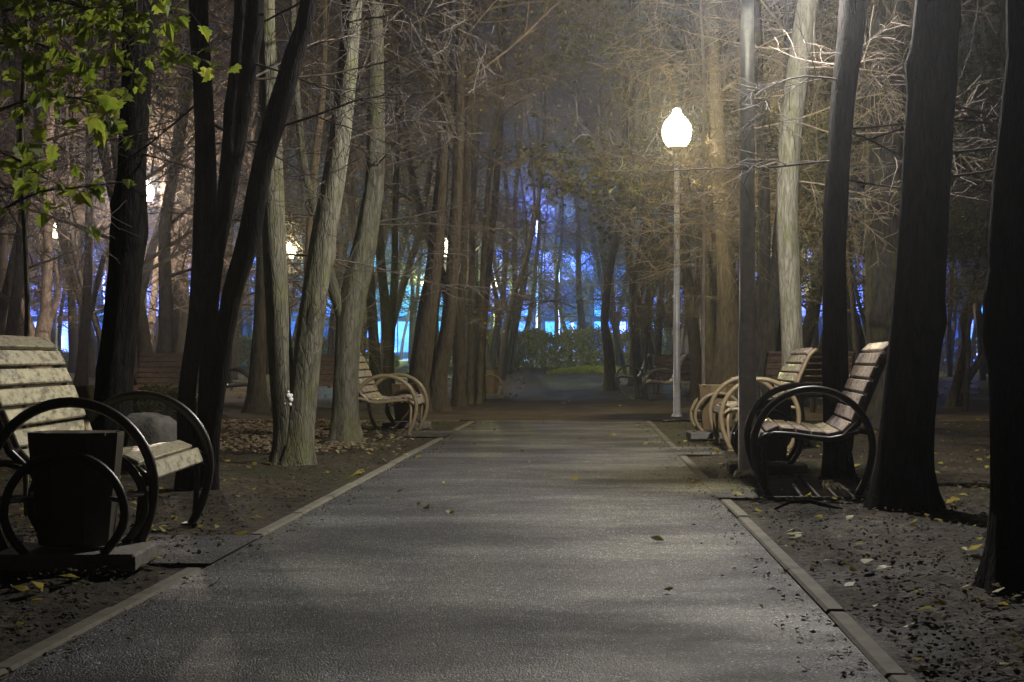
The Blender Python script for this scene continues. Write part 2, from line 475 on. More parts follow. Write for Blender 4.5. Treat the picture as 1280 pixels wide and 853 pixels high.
def leaf_quad(mb, c, s, rg=rnd, up=.3):
    n = Vector((rg.gauss(0, 1), rg.gauss(0, 1), rg.gauss(0, 1) + up)).normalized()
    u = n.orthogonal().normalized(); u.rotate(Matrix.Rotation(rg.uniform(0, 6.28), 3, n)); w = n.cross(u)
    a = s * rg.uniform(.7, 1.2); bw = a * .36
    mb.poly([c - u * a * .5, c - u * a * .1 - w * bw + n * a * .08, c + u * a * .5, c - u * a * .05 + w * bw + n * a * .08])


def smoothpts(pts, n):                     # Catmull-Rom through (vec, r)
    out = []
    P_ = [pts[0]] + pts + [pts[-1]]
    for i in range(1, len(P_) - 2):
        p0, p1, p2, p3 = [x[0] for x in P_[i - 1:i + 3]]
        k = max(2, int(n * (p2 - p1).length))
        for j in range(k):
            t = j / k; t2, t3 = t * t, t * t * t
            v = .5 * ((2 * p1) + (p2 - p0) * t + (2 * p0 - 5 * p1 + 4 * p2 - p3) * t2 + (3 * p1 - p0 - 3 * p2 + p3) * t3)
            out.append((v, P_[i][1] * (1 - t) + P_[i + 1][1] * t))
    out.append(pts[-1])
    return out


def trunk_into(mb, stem, sides=22, dens=9, flare=True, seed=0, rough=.07):
    sp = smoothpts(stem, dens); n0 = len(mb.v)
    z0 = sp[0][0].z; N_ = len(sp)
    kr = random.Random(int(seed * 100) + 7); knots = [(kr.uniform(.5, 5), kr.uniform(0, 6.28), kr.uniform(.10, .28), kr.uniform(.04, .10)) for _ in range(7)]
    for i, (c, r) in enumerate(sp):
        t = sp[min(i + 1, N_ - 1)][0] - sp[max(i - 1, 0)][0]; t.normalize()
        u = Vector((1, 0, 0)); u = (u - t * u.dot(t)).normalized(); w = t.cross(u)
        h = c.z - z0
        for j in range(sides):
            a = 2 * pi * j / sides
            f = 1.0
            if flare: f += .55 * math.exp(-max(0, h) / (r * 1.1)) * (1 + .9 * sin(a * 3 + seed) * sin(a * 2 + seed * 1.7))
            f += rough * noise.noise(Vector((cos(a) * 2.3, sin(a) * 2.3, h * .55 + seed * 3.1))) * 1.7
            f += rough * .55 * noise.noise(Vector((cos(a) * 7, sin(a) * 7, h * 1.5 + seed)))
            for kz, ka, kh, kw in knots:
                dz = (h - kz) / kw
                if abs(dz) < 3:
                    da = (a - ka + pi) % (2 * pi) - pi
                    f += kh * math.exp(-dz * dz - (da / .4) ** 2)
            p = c + (u * cos(a) + w * sin(a)) * r * f
            mb.v.append((p.x, p.y, p.z))
    for i in range(N_ - 1):
        for j in range(sides):
            a = n0 + i * sides + j; b = n0 + i * sides + (j + 1) % sides
            mb.f.append((a, b, b + sides, a + sides)); mb.sm.append(True)
    e = n0 + (N_ - 1) * sides
    mb.f.append(tuple(e + j for j in range(sides))); mb.sm.append(False)
    return sp


def tree(label, D, stems, m='bark_shaded', low=0, lowdir=None, crownz=5.2, group=None, leaves=0, leafm='leaf_yellow', sides=22, lowz=(1.6, 4.5), limbs=7, name='tree', lean=True, top=None, lowlen=1.5):
    """stems: lists of (px, py, width px); first stem's first point is the base."""
    base = P(stems[0][0][0], stems[0][0][1], D); base.z = gz(D)
    root = empty(name, base)
    tag(root, label, 'tree', group)
    rg = random.Random(int(abs(base.x) * 977 + D * 31))
    tmb = MB(); cmb = MB(); lv = []
    for si, s in enumerate(stems):
        pts = []
        dy = rg.uniform(-.03, .03)
        for (px, py, w) in s:
            v = P(px, py, D) - base; v.y = dy * v.z * 1.0
            pts.append((v, w * .5 * D / F))
        isbase = pts[0][0].z < .25
        if isbase:
            pts[0] = (Vector((pts[0][0].x, 0, -.08)), pts[0][1])
        if s[-1][1] <= 40:     # leaves the frame: carry on growing above it
            d = (pts[-1][0] - pts[-2][0]).normalized(); r = pts[-1][1]; zt = top or rg.uniform(9, 12.5)
            q = pts[-1][0]
            while q.z < zt:
                d = (d + Vector((rg.gauss(0, .07), rg.gauss(0, .07), .12))).normalized(); q = q + d * 1.5; r *= .80
                pts.append((q, r))
        sp = trunk_into(tmb, pts, sides, dens=9 if D < 13 else 5, flare=isbase, seed=si * 2.3 + D, rough=.095)
        H_ = sp[-1][0].z
        cand = [x for x in sp if x[0].z > max(crownz - 1.2, H_ * .45)]
        if cand:
            for k in range(limbs):
                c, r = cand[int((k + rg.random()) / limbs * len(cand)) % len(cand)]
                a = rg.uniform(0, 6.28)
                grow(cmb, c, Vector((cos(a), sin(a), .55)), rg.uniform(2.0, 3.6), min(.035, r * .3 + .005), 0, 2, None, -.02, kidsn=(8, 6), minr=.004, rg=rg)
        lc = [x for x in sp if lowz[0] < x[0].z < lowz[1]]
        if lc:
            for k in range(low):
                c, r = rg.choice(lc)
                a = rg.uniform(0, 6.28) if lowdir is None else lowdir + rg.uniform(-.9, .9)
                grow(cmb, c, Vector((cos(a), sin(a) * .6, rg.uniform(-.25, .35))), rg.uniform(.6, 1.2) * lowlen, .010, 0, 2, lv if leaves else None, .06, kidsn=(9, 7), minr=.0022, rg=rg)
    tmb.build('trunk', M[m], root)
    if cmb.v: cmb.build('crown', M['twig_pale' if low >= 12 or m == 'bark_pale' else 'twig'], root)
    if leaves:
        lm = MB()
        if not lv: lv = [Vector((rg.gauss(0, .8), rg.gauss(0, .8), rg.uniform(2, 5))) for _ in range(200)]
        for _ in range(leaves):
            leaf_quad(lm, rg.choice(lv), .06, rg)
        lm.build('leaves', M[leafm], root)
    return root


# --- the near and middle trees, read off one by one
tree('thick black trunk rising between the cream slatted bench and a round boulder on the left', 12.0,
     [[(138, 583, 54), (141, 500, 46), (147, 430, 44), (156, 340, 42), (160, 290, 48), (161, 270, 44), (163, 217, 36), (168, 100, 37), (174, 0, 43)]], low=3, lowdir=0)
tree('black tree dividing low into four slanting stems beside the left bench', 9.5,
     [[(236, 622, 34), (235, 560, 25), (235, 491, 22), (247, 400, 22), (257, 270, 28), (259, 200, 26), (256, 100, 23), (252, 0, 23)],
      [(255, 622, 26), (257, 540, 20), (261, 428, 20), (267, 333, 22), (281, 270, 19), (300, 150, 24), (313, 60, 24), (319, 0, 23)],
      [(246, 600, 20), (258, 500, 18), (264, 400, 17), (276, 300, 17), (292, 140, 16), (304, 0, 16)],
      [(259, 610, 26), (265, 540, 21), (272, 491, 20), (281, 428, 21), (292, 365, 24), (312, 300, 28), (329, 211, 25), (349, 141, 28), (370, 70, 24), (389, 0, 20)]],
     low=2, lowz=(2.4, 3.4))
tree('grey green tree with two thick stems in a V and white fungus in the fork', 12.3,
     [[(358, 581, 36), (358, 540, 32), (352, 476, 31), (348, 405, 31), (342, 300, 30), (340, 211, 26), (336, 105, 22), (333, 0, 18)],
      [(372, 581, 36), (373, 540, 36), (380, 476, 34), (388, 405, 34), (402, 300, 33), (418, 211, 29), (431, 105, 25), (439, 0, 24)]], m='bark_grey', low=4)
tree('grey trunk with a side fork just left of the tan hooped bench', 15.2,
     [[(433, 555, 36), (432, 520, 32), (433, 470, 30), (437, 400, 32), (446, 350, 32), (457, 300, 27), (464, 260, 25), (470, 211, 22), (471, 105, 20), (469, 0, 18)],
      [(436, 425, 16), (424, 380, 15), (414, 350, 14), (407, 318, 12), (396, 270, 10), (380, 200, 9), (371, 100, 8), (368, 0, 7)]], m='bark_grey', low=5)
tree('large leaning twin trunk with a bright lit edge at the left corner of the crossing', 24.5,
     [[(526, 515, 38), (525, 476, 30), (533, 405, 26), (543, 335, 22), (548, 280, 19), (553, 211, 16), (556, 100, 14), (558, 0, 13)],
      [(545, 515, 28), (547, 476, 22), (560, 405, 17), (568, 300, 15), (572, 211, 13), (574, 105, 12), (575, 0, 11)],
      [(567, 165, 6), (555, 120, 7), (541, 70, 6), (530, 30, 5), (522, 0, 4)]], m='bark_far', low=9, lowlen=2.2, leaves=90, lowz=(3, 7))
tree('narrow dark straight trunk right behind the large leaning twin trunk', 27,
     [[(573, 505, 18), (575, 430, 13), (577, 350, 11), (582, 250, 9), (586, 120, 8), (588, 0, 7)]], m='bark_far', low=4, leaves=30)
tree('pair of slim pinkish stems standing close together left of the dark far path', 28.5,
     [[(587, 500, 10), (589, 400, 9), (590, 300, 8), (592, 200, 7), (590, 100, 8), (589, 0, 7)],
      [(599, 500, 10), (601, 420, 8), (604, 330, 7), (609, 250, 6), (615, 190, 7), (622, 130, 6), (624, 60, 5), (622, 0, 4)]], m='bark_brown', low=6, leaves=60, sides=14)
tree('dark slim trunk leaning right behind the pinkish stems', 31,
     [[(597, 494, 18), (601, 440, 11), (607, 370, 10), (614, 300, 9), (621, 220, 8), (627, 120, 7), (630, 0, 6)]], m='bark_far', low=5, sides=14)
tree('slim dark trunk seen between the forked grey trunk and the tan hooped bench', 30,
     [[(470, 503, 20), (468, 440, 14), (464, 380, 13), (461, 300, 12), (462, 180, 11), (468, 0, 9)]], m='bark_far', low=3, sides=14)
tree('slim dark trunk splitting in two behind the back of the tan hooped bench', 32,
     [[(484, 500, 20), (485, 440, 14), (480, 370, 12), (474, 300, 11), (472, 150, 9), (478, 0, 7)], [(486, 460, 12), (490, 400, 10), (493, 340, 9), (494, 270, 8), (498, 120, 7), (500, 0, 6)]], m='bark_far', low=4, sides=14)
tree('dark trunk left of the V shaped tree beside the litter of pale leaves', 24,
     [[(321, 517, 30), (322, 470, 22), (325, 400, 15), (328, 300, 13), (330, 150, 12), (331, 0, 10)]], m='bark_far', low=3, sides=16)
tree('pinkish slim trunk seen between the two stems of the V shaped tree', 27,
     [[(378, 500, 14), (384, 400, 12), (388, 300, 11), (394, 211, 10), (402, 140, 9), (407, 60, 7), (408, 0, 6)], [(396, 147, 5), (388, 125, 5), (372, 108, 4), (360, 100, 3)]], m='bark_pale', low=5, sides=14)
tree('bent dark trunk bowing left beyond the far hooped benches', 38,
     [[(763, 490, 18), (761, 440, 13), (756, 405, 10), (759, 362, 10), (765, 321, 10), (774, 287, 9), (780, 200, 9), (784, 80, 8), (786, 0, 7)]], m='bark_far', low=5, sides=14)
tree('crossing dark stems forming an X behind the far hooped benches', 41,
     [[(794, 487, 16), (794, 445, 12), (793, 381, 11), (787, 332, 9), (786, 260, 9), (790, 120, 8), (792, 0, 7)],
      [(818, 484, 14), (814, 445, 10), (804, 400, 10), (791, 359, 9), (800, 325, 9), (806, 280, 8), (810, 120, 8), (811, 0, 7)],
      [(804, 400, 8), (813, 360, 7), (822, 328, 6), (832, 290, 5)]], m='bark_far', low=5, sides=14)
tree('slim upright dark trunk just left of the lit lamp pole', 43,
     [[(822, 484, 14), (822, 434, 11), (825, 385, 9), (829, 321, 8), (830, 200, 8), (834, 0, 7)]], m='bark_far', low=4, sides=14)
tree('dark trunk curving left right behind the lit lamp pole', 30,
     [[(874, 503, 22), (871, 460, 17), (866, 415, 15), (861, 370, 14), (856, 321, 13), (852, 220, 12), (856, 100, 11), (858, 0, 10)]], m='bark_far', low=4, sides=16)
tree('straight hazy trunk between the lit lamp pole and the dark lamp pole', 27,
     [[(890, 508, 22), (886, 440, 16), (883, 370, 14), (882, 280, 14), (886, 150, 17), (889, 0, 17)]], m='bark_brown', low=6, sides=16)
tree('thick brown trunk widening toward its foot behind the tan bench', 24,
     [[(914, 515, 54), (913, 470, 44), (912, 430, 36), (910, 380, 27), (905, 281, 21), (900, 200, 20), (896, 100, 16), (893, 0, 14)]], m='bark_far', low=7, sides=20)
tree('thin bright sapling stem rising just right of the glowing globe', 20.5,
     [[(880, 527, 5), (879, 400, 4.5), (880, 300, 4), (879, 200, 4), (880, 100, 4), (876, 0, 3.5)]], m='bark_pale', low=22, lowz=(2.4, 6), sides=10, limbs=2)
tree('pair of pale curving trunks rising from one foot right of the dark lamp pole', 20,
     [[(950, 528, 30), (952, 480, 24), (955, 400, 17), (957, 320, 15), (956, 230, 15), (950, 120, 14), (946, 0, 14)],
      [(954, 528, 24), (957, 470, 20), (966, 380, 18), (974, 300, 17), (980, 200, 15), (984, 100, 14), (988, 0, 13)]], m='bark_brown', low=22, sides=18, lowz=(2.5, 6))
tree('brightly lit pale trunk right of the dark lamp pole', 15,
     [[(990, 557, 34), (990, 510, 29), (991, 450, 27), (987, 350, 26), (984, 250, 26), (990, 150, 28), (1002, 60, 28), (1010, 0, 26)]], m='bark_lit', low=15, lowz=(2.6, 5.5))
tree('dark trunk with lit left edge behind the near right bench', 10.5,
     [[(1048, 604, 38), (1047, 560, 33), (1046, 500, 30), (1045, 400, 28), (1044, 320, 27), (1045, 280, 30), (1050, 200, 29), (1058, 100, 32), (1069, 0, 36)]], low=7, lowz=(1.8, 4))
tree('broad ridged brown trunk far behind between the two black trunks on the right', 19,
     [[(1108, 534, 56), (1106, 480, 46), (1105, 400, 44), (1104, 250, 43), (1106, 100, 42), (1110, 0, 40)]], m='bark_brown', low=6, lowz=(2, 5))
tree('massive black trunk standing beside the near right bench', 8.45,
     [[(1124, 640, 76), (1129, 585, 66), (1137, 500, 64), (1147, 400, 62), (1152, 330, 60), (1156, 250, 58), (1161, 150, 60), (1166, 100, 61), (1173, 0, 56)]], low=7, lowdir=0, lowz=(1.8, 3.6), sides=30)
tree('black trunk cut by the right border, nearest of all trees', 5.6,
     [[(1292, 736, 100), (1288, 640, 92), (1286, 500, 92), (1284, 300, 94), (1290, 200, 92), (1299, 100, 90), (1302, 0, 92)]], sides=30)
tree('small forked tree with bent stems far off between the two black trunks', 27,
     [[(1188, 508, 14), (1196, 480, 12), (1203, 455, 12), (1208, 430, 10), (1204, 400, 9), (1210, 378, 9), (1222, 360, 9), (1236, 345, 8), (1248, 300, 7), (1252, 200, 6), (1250, 0, 5)],
      [(1192, 508, 12), (1206, 480, 10), (1222, 455, 9), (1236, 432, 8), (1260, 410, 7), (1275, 350, 6), (1280, 100, 5), (1280, 0, 5)]], m='bark_brown', low=6, sides=12)
tree('pale pinkish trunk lit from the side at the left border', 42,
     [[(50, 530, 30), (50, 470, 26), (54, 410, 18), (58, 380, 13), (60, 300, 12), (61, 200, 12), (67, 120, 10), (74, 60, 8), (80, 0, 7)],
      [(46, 480, 14), (38, 410, 13), (18, 365, 11), (2, 340, 10), (-20, 290, 9), (-30, 200, 8), (-30, 0, 6)],
      [(54, 440, 9), (64, 395, 8), (73, 372, 6), (70, 330, 4)],
      [(66, 130, 4), (90, 122, 4), (120, 118, 3.5), (150, 124, 3)],
      [(61, 190, 4), (80, 168, 4), (102, 150, 3.5), (122, 135, 3), (136, 126, 2.5)]], m='bark_pale', low=9, sides=12, leaves=40, lowz=(2, 6))
tree('slim pale stem arching over just right of the thick black left trunk', 41,
     [[(180, 530, 16), (184, 450, 13), (192, 380, 9), (198, 310, 7), (204, 250, 6), (204, 190, 5.5), (198, 140, 5), (190, 112, 4), (186, 60, 3), (186, 0, 3)],
      [(203, 222, 3), (214, 214, 3), (226, 218, 2.5), (234, 214, 2)], [(203, 188, 3), (193, 180, 3), (186, 178, 2)]], m='bark_pale', low=7, sides=10, lowz=(2, 5))
tree('pale mottled slim trunk slanting right toward the four black stems', 41.5,
     [[(198, 525, 18), (205, 400, 14), (214, 330, 14), (226, 290, 13), (235, 245, 10), (240, 200, 9), (247, 140, 8), (252, 60, 7), (256, 0, 6)]], m='bark_pale', low=7, sides=12, leaves=30, lowz=(2, 5))
tree('wide reddish brown trunk far behind the pale slanting trunk', 46,
     [[(222, 511, 40), (222, 440, 36), (220, 380, 33), (218, 300, 30), (216, 200, 26), (214, 0, 22)]], m='bark_brown', low=4, sides=16)
tree('grey trunk in the gap between the left border tree and the thick black trunk', 34,
     [[(100, 500, 20), (104, 440, 13), (110, 360, 11), (112, 300, 10), (114, 150, 9), (115, 0, 8)], [(102, 440, 8), (118, 370, 7), (130, 320, 6)]], m='bark_far', low=4, sides=12)
tree('thin grey sapling stem crossing the green maple leaves', 8.2,
     [[(34, 645, 8), (32, 500, 7), (36, 400, 6.5), (34, 300, 6), (30, 200, 6), (34, 100, 6), (40, 30, 5.5), (42, 0, 5)]], m='bark_grey', low=3, sides=10, limbs=2)

# --- background wood: prototypes copied
def proto(kind, seed, leafy=0, leafm='far_leaf', lsize=.10):
    rg = random.Random(seed)
    root = empty('tree', (0, -400 - seed * 10, 0))
    tm, cm, lv = MB(), MB(), []
    hgt = rg.uniform(12, 16)
    def stem(x, lean, r0, z1):
        pts = []; q = Vector((x, 0, -.3)); r = r0
        d = Vector((lean[0], lean[1], 1)).normalized()
        while q.z < z1:
            pts.append((q.copy(), r)); d = (d + Vector((rg.gauss(0, .07), rg.gauss(0, .07), .07))).normalized(); q = q + d * .9; r *= .93
        pts.append((q, r))
        sp = trunk_into(tm, pts, 10, 1.6, True, seed, .06)
        return sp
    n = {'single': 1, 'twin': 2, 'triple': 3}[kind]
    for k in range(n):
        sp = stem((k - (n - 1) / 2) * .28, ((k - (n - 1) / 2) * rg.uniform(.25, .5) + rg.gauss(0, .08), rg.gauss(0, .08)), rg.uniform(.12, .2) / (1 + .15 * (n - 1)), hgt)
        c2 = [x for x in sp if x[0].z > (3.6 if leafy else 1.8)]
        nl = 17 if n == 1 else 11
        for j in range(nl):
            c, r = c2[int((j + rg.random()) / nl * len(c2)) % len(c2)]
            a = rg.uniform(0, 6.28); ln = rg.uniform(1.6, 3.6)
            grow(cm, c, Vector((cos(a), sin(a), rg.uniform(.0, .8))), ln, min(r * .45, .035) + .004, 0, 2 if leafy else 2, lv, .0, kidsn=(9, 8), minr=.0055, rg=rg)
    tm.build('trunk', M['bark_far'], root)
    cm.build('crown', M['twig'], root)
    if leafy:
        lm = MB()
        for _ in range(leafy): leaf_quad(lm, rg.choice(lv) + Vector((rg.gauss(0, .12), rg.gauss(0, .12), rg.gauss(0, .12))), lsize, rg)
        lm.build('leaves', M[leafm], root)
    return root


protos = [proto('single', 1), proto('twin', 2), proto('single', 3, 260, 'leaf_yellow', .07), proto('triple', 4), proto('single', 5)]
leafy = [proto('single', 6, 9000, 'far_leaf', .13), proto('twin', 7, 9000, 'leaf_olive', .12), proto('single', 8, 7000, 'far_leaf', .15)]
used = set()


def place(p, x, y, rz, sc, label, group):
    if p not in used:
        used.add(p); p.location = (x, y, gz(y) - .02); p.rotation_euler = (0, 0, rz); p.scale = (sc,) * 3; o = p
    else:
        o = copy_tree(p, 'tree', (x, y, gz(y) - .02), rz, sc)
    tag(o, label, 'tree', group)
    return o


def taken(x, y, gap):
    return any((x - a) ** 2 + (y - b_) ** 2 < gap * gap for a, b_ in spots)


spots = []
rg = random.Random(5)
# wood on both sides of the path and beyond the crossing
tries = 0
while len(spots) < 86 and tries < 4000:
    tries += 1
    y = rg.uniform(25, 62)
    px = rg.uniform(-60, 1340)
    x = (px - CX) * y / F
    if abs(x - pathc(min(y, 60))) < 2.6: continue
    if 20 < y < 33 and rg.random() < .8: continue
    if 600 < px < 840: continue
    if 300 < px < 560 and y < 50 and rg.random() < .75: continue
    if taken(x, y, 1.8): continue
    spots.append((x, y))
for i, (x, y) in enumerate(spots):
    p = protos[i % 5]
    px = CX + x * F / y
    if px > 860 and i % 3 == 0: p = leafy[i % 2]
    if px > 1050 and i % 3 == 1: p = leafy[(i + 1) % 2]
    side = 'left' if px < 600 else 'right'
    if p in leafy: place(p, x, y, rg.uniform(0, 6.28), rg.uniform(.75, 1.05), 'leafy olive tree deep in the dim wood on the %s of the path' % side, 'leafy trees deep in the wood')
    else: place(p, x, y, rg.uniform(0, 6.28), rg.uniform(.8, 1.15), 'bare slim tree deep in the dim wood on the %s of the path' % side, 'bare trees deep in the wood')
# silhouettes behind the hedge
for px, y, k, s in [(645, 66, 1, .9), (695, 69, 0, .8), (735, 66, 4, 1.1), (672, 78, 2, .7), (712, 84, 4, 1.0), (762, 74, 1, 1.0), (785, 80, 0, .9), (840, 70, 3, .9),
                    (612, 80, 4, 1.0), (540, 74, 0, .9), (515, 67, 1, .8), (425, 70, 0, 1.0), (405, 76, 4, .8), (300, 70, 0, .9), (288, 78, 4, .9), (312, 84, 1, .9), (90, 66, 0, .8), (122, 74, 4, .9), (70, 78, 1, .9), (870, 78, 0, 1.), (905, 70, 4, .9), (1185, 72, 0, .8), (1230, 66, 4, .9), (1210, 76, 1, .9), (360, 72, 4, .9), (450, 80, 0, .9), (572, 70, 1, .9)]:
    place(protos[k], (px - CX) * y / F, y, rg.uniform(0, 6.28), s, 'bare tree silhouetted against the blue lights beyond the hedge', 'trees beyond the hedge')
for px, y, k, s in [(552, 92, 0, .8), (628, 94, 1, .8), (668, 108, 2, 1.1), (745, 98, 0, 1.1), (796, 92, 1, .9), (850, 95, 2, .9), (500, 98, 2, .95), (425, 100, 0, .95), (345, 100, 2, 1.), (255, 96, 0, .9), (900, 90, 0, .9), (960, 86, 1, .9), (1040, 88, 2, .9), (1120, 86, 0, .9), (1200, 90, 1, .9), (1270, 88, 2, .9), (180, 92, 1, .8), (110, 98, 0, .8), (40, 90, 2, .8), (-20, 88, 1, .8), (790, 110, 0, 1.2), (710, 116, 2, 1.2)]:
    place(leafy[k], (px - CX) * y / F, y, rg.uniform(0, 6.28), s, 'leafy tree with dense foliage around the blue lit square', 'leafy trees around the blue lit square')
for px, y, k, s in [(622, 47, 1, .85), (640, 57, 0, 1.0), (790, 50, 3, .9), (812, 57, 0, 1.0), (775, 58, 4, 1.05), (612, 60, 4, .95), (632, 52, 3, .8)]:
    place(protos[k], (px - CX) * y / F, y, rg.uniform(0, 6.28), s, 'bare tree beside the dark far path before the hedge', 'bare trees beside the far path')
# understory leafy trees lit by the lamp
for px, y, k, s, lab in [(800, 33, 1, .42, 'small leafy tree glowing yellow green left of the lit lamp pole'),
                         (1205, 24, 0, .42, 'small leafy tree in the dark between the two black right trunks'),
                         (1085, 23, 1, .45, 'small leafy tree against the broad ridged brown trunk'),
                         (1015, 24, 0, .42, 'small dim leafy tree right of the brightly lit pale trunk')]:
    o = copy_tree(leafy[k], 'tree', ((px - CX) * y / F, y, gz(y)), rg.uniform(0, 6.28), s); tag(o, lab, 'tree')
    if 'group' in o: del o['group']

# ------------------------------------------------------------------ young maple, upper left
def maple_leaf(mb, c, s, rg, nrm=None):
    n = (nrm or Vector((rg.gauss(0, .5), rg.gauss(-.6, .5), rg.gauss(.5, .5)))).normalized()
    dn = Vector((rg.gauss(0, .5), rg.gauss(0, .3), -1)); u = (dn - n * dn.dot(n)).normalized(); w = n.cross(u)
    prof = [(-.35, 0), (-.42, .18), (-.30, .42), (-.12, .30), (-.02, .56), (.12, .36), (.22, .40), (.25, .22), (.62, 0)]
    cf, cs, asp = rg.uniform(-.1, .75), rg.uniform(-.5, .9), rg.uniform(.75, 1.1)
    L_ = [c + (u * a + w * bb * asp) * s + n * ((-cf * bb - cs * a * a) * s) for a, bb in prof]
    R_ = [c + (u * a - w * bb * asp) * s + n * ((-cf * bb - cs * a * a) * s) for a, bb in prof]
    k = len(mb.v); mb.v += [tuple(p) for p in L_] + [tuple(p) for p in R_[1:-1]]
    nL = len(L_)
    mb.f.append(tuple(k + i for i in range(nL))); mb.sm.append(False)
    mb.f.append(tuple([k] + [k + nL + i for i in range(nL - 2)] + [k + nL - 1])[::-1]); mb.sm.append(False)


D0 = 7.2
base = P(-34, 690, D0); base.z = 0
root = empty('maple_tree', base); tag(root, 'young maple with large bright green leaves hanging in at the upper left', 'tree')
tm, cm, lm = MB(), MB(), MB(); rg = random.Random(77)
def Q(px, py, dD=0.0): return P(px, py, D0 + dD) - base
trunk_into(tm, [(Vector((0, 0, -.05)), .045), (Q(-30, 500), .036), (Q(-38, 300), .032), (Q(-28, 100), .028), (Q(-20, -100), .024), (Q(-10, -500), .018), (Q(-5, -900), .008)], 12, 5, True, 3, .05)
brs = [([(-38, 300), (0, 265), (50, 240), (95, 235), (150, 228)], 9), ([(-30, 150), (20, 130), (70, 120), (120, 130), (138, 150)], 20),
       ([(-26, 60), (30, 50), (80, 70), (120, 95)], 34), ([(-20, -60), (40, -20), (110, 10), (150, 25), (200, 60), (236, 80)], 44), ([(-32, 200), (0, 190), (30, 205), (60, 225)], 16),
       ([(-20, -80), (50, -50), (110, -30), (180, -20), (230, -10)], 30), ([(-22, 20), (20, 10), (70, 0), (130, 20)], 34)]
for pts, nl in brs:
    dd = rg.uniform(-.7, .7)
    pp = [Q(x, y, dd * i / len(pts)) for i, (x, y) in enumerate(pts)]
    sp = smoothpts([(p, .010 - .0016 * i if i < 5 else .002) for i, p in enumerate(pp)], 8)
    cm.tube([a for a, _ in sp], [max(.0018, r) for _, r in sp], 5, False)
    for _ in range(int(nl * 2.6)):
        i = int(len(sp) * (1 - rg.random() ** 1.5 * .8)) - 1; c = sp[max(0, i)][0]
        e = c + Vector((rg.gauss(0, .12), rg.gauss(0, .18), rg.gauss(-.03, .10)))
        cm.tube([c, c.lerp(e, .5) + Vector((0, 0, .015)), e], [.0018, .0014, .001], 3, False)
        maple_leaf(lm, e, .035 + .085 * rg.random() ** 1.3, rg)
tm.build('trunk', M['bark_grey'], root); cm.build('crown', M['twig'], root); lm.build('leaves', M['leaf_green'], root)
# leaves of a second spray behind the black trunk
base2 = P(262, 560, 14.5); base2.z = 0

# ------------------------------------------------------------------ benches
def ring_pts(r=.375, cz=.325, foot=.27, n=26, low=.0):
    pts = []
    for i in range(7):
        t = i / 7; z = low + (cz - low) * t; k = 1 - t
        pts.append((0, r - (r - foot) * k ** 1.8, z))
    for i in range(n + 1):
        a = pi * i / n
        pts.append((0, r * cos(a), cz + r * sin(a)))
    for i in range(6, -1, -1):
        t = i / 7; z = low + (cz - low) * t; k = 1 - t
        pts.append((0, -(r - (r - foot) * k ** 1.8), z))
    return pts


PROF = [(.345, .335), (.315, .405), (.24, .44), (.12, .432), (0, .415), (-.12, .405), (-.205, .425), (-.255, .48), (-.295, .58), (-.335, .68), (-.375, .78), (-.415, .87), (-.455, .95), (-.52, 1.005)]
BL = 1.34       # ring spacing


def arc_sample(prof, s):
    for (a, b_) in zip(prof, prof[1:]):
        l = math.dist(a, b_)
        if s <= l: 
            t = s / l
            return (a[0] + (b_[0] - a[0]) * t, a[1] + (b_[1] - a[1]) * t), math.atan2(b_[1] - a[1], b_[0] - a[0])
        s -= l
    return prof[-1], math.atan2(prof[-1][1] - prof[-2][1], prof[-1][0] - prof[-2][0])


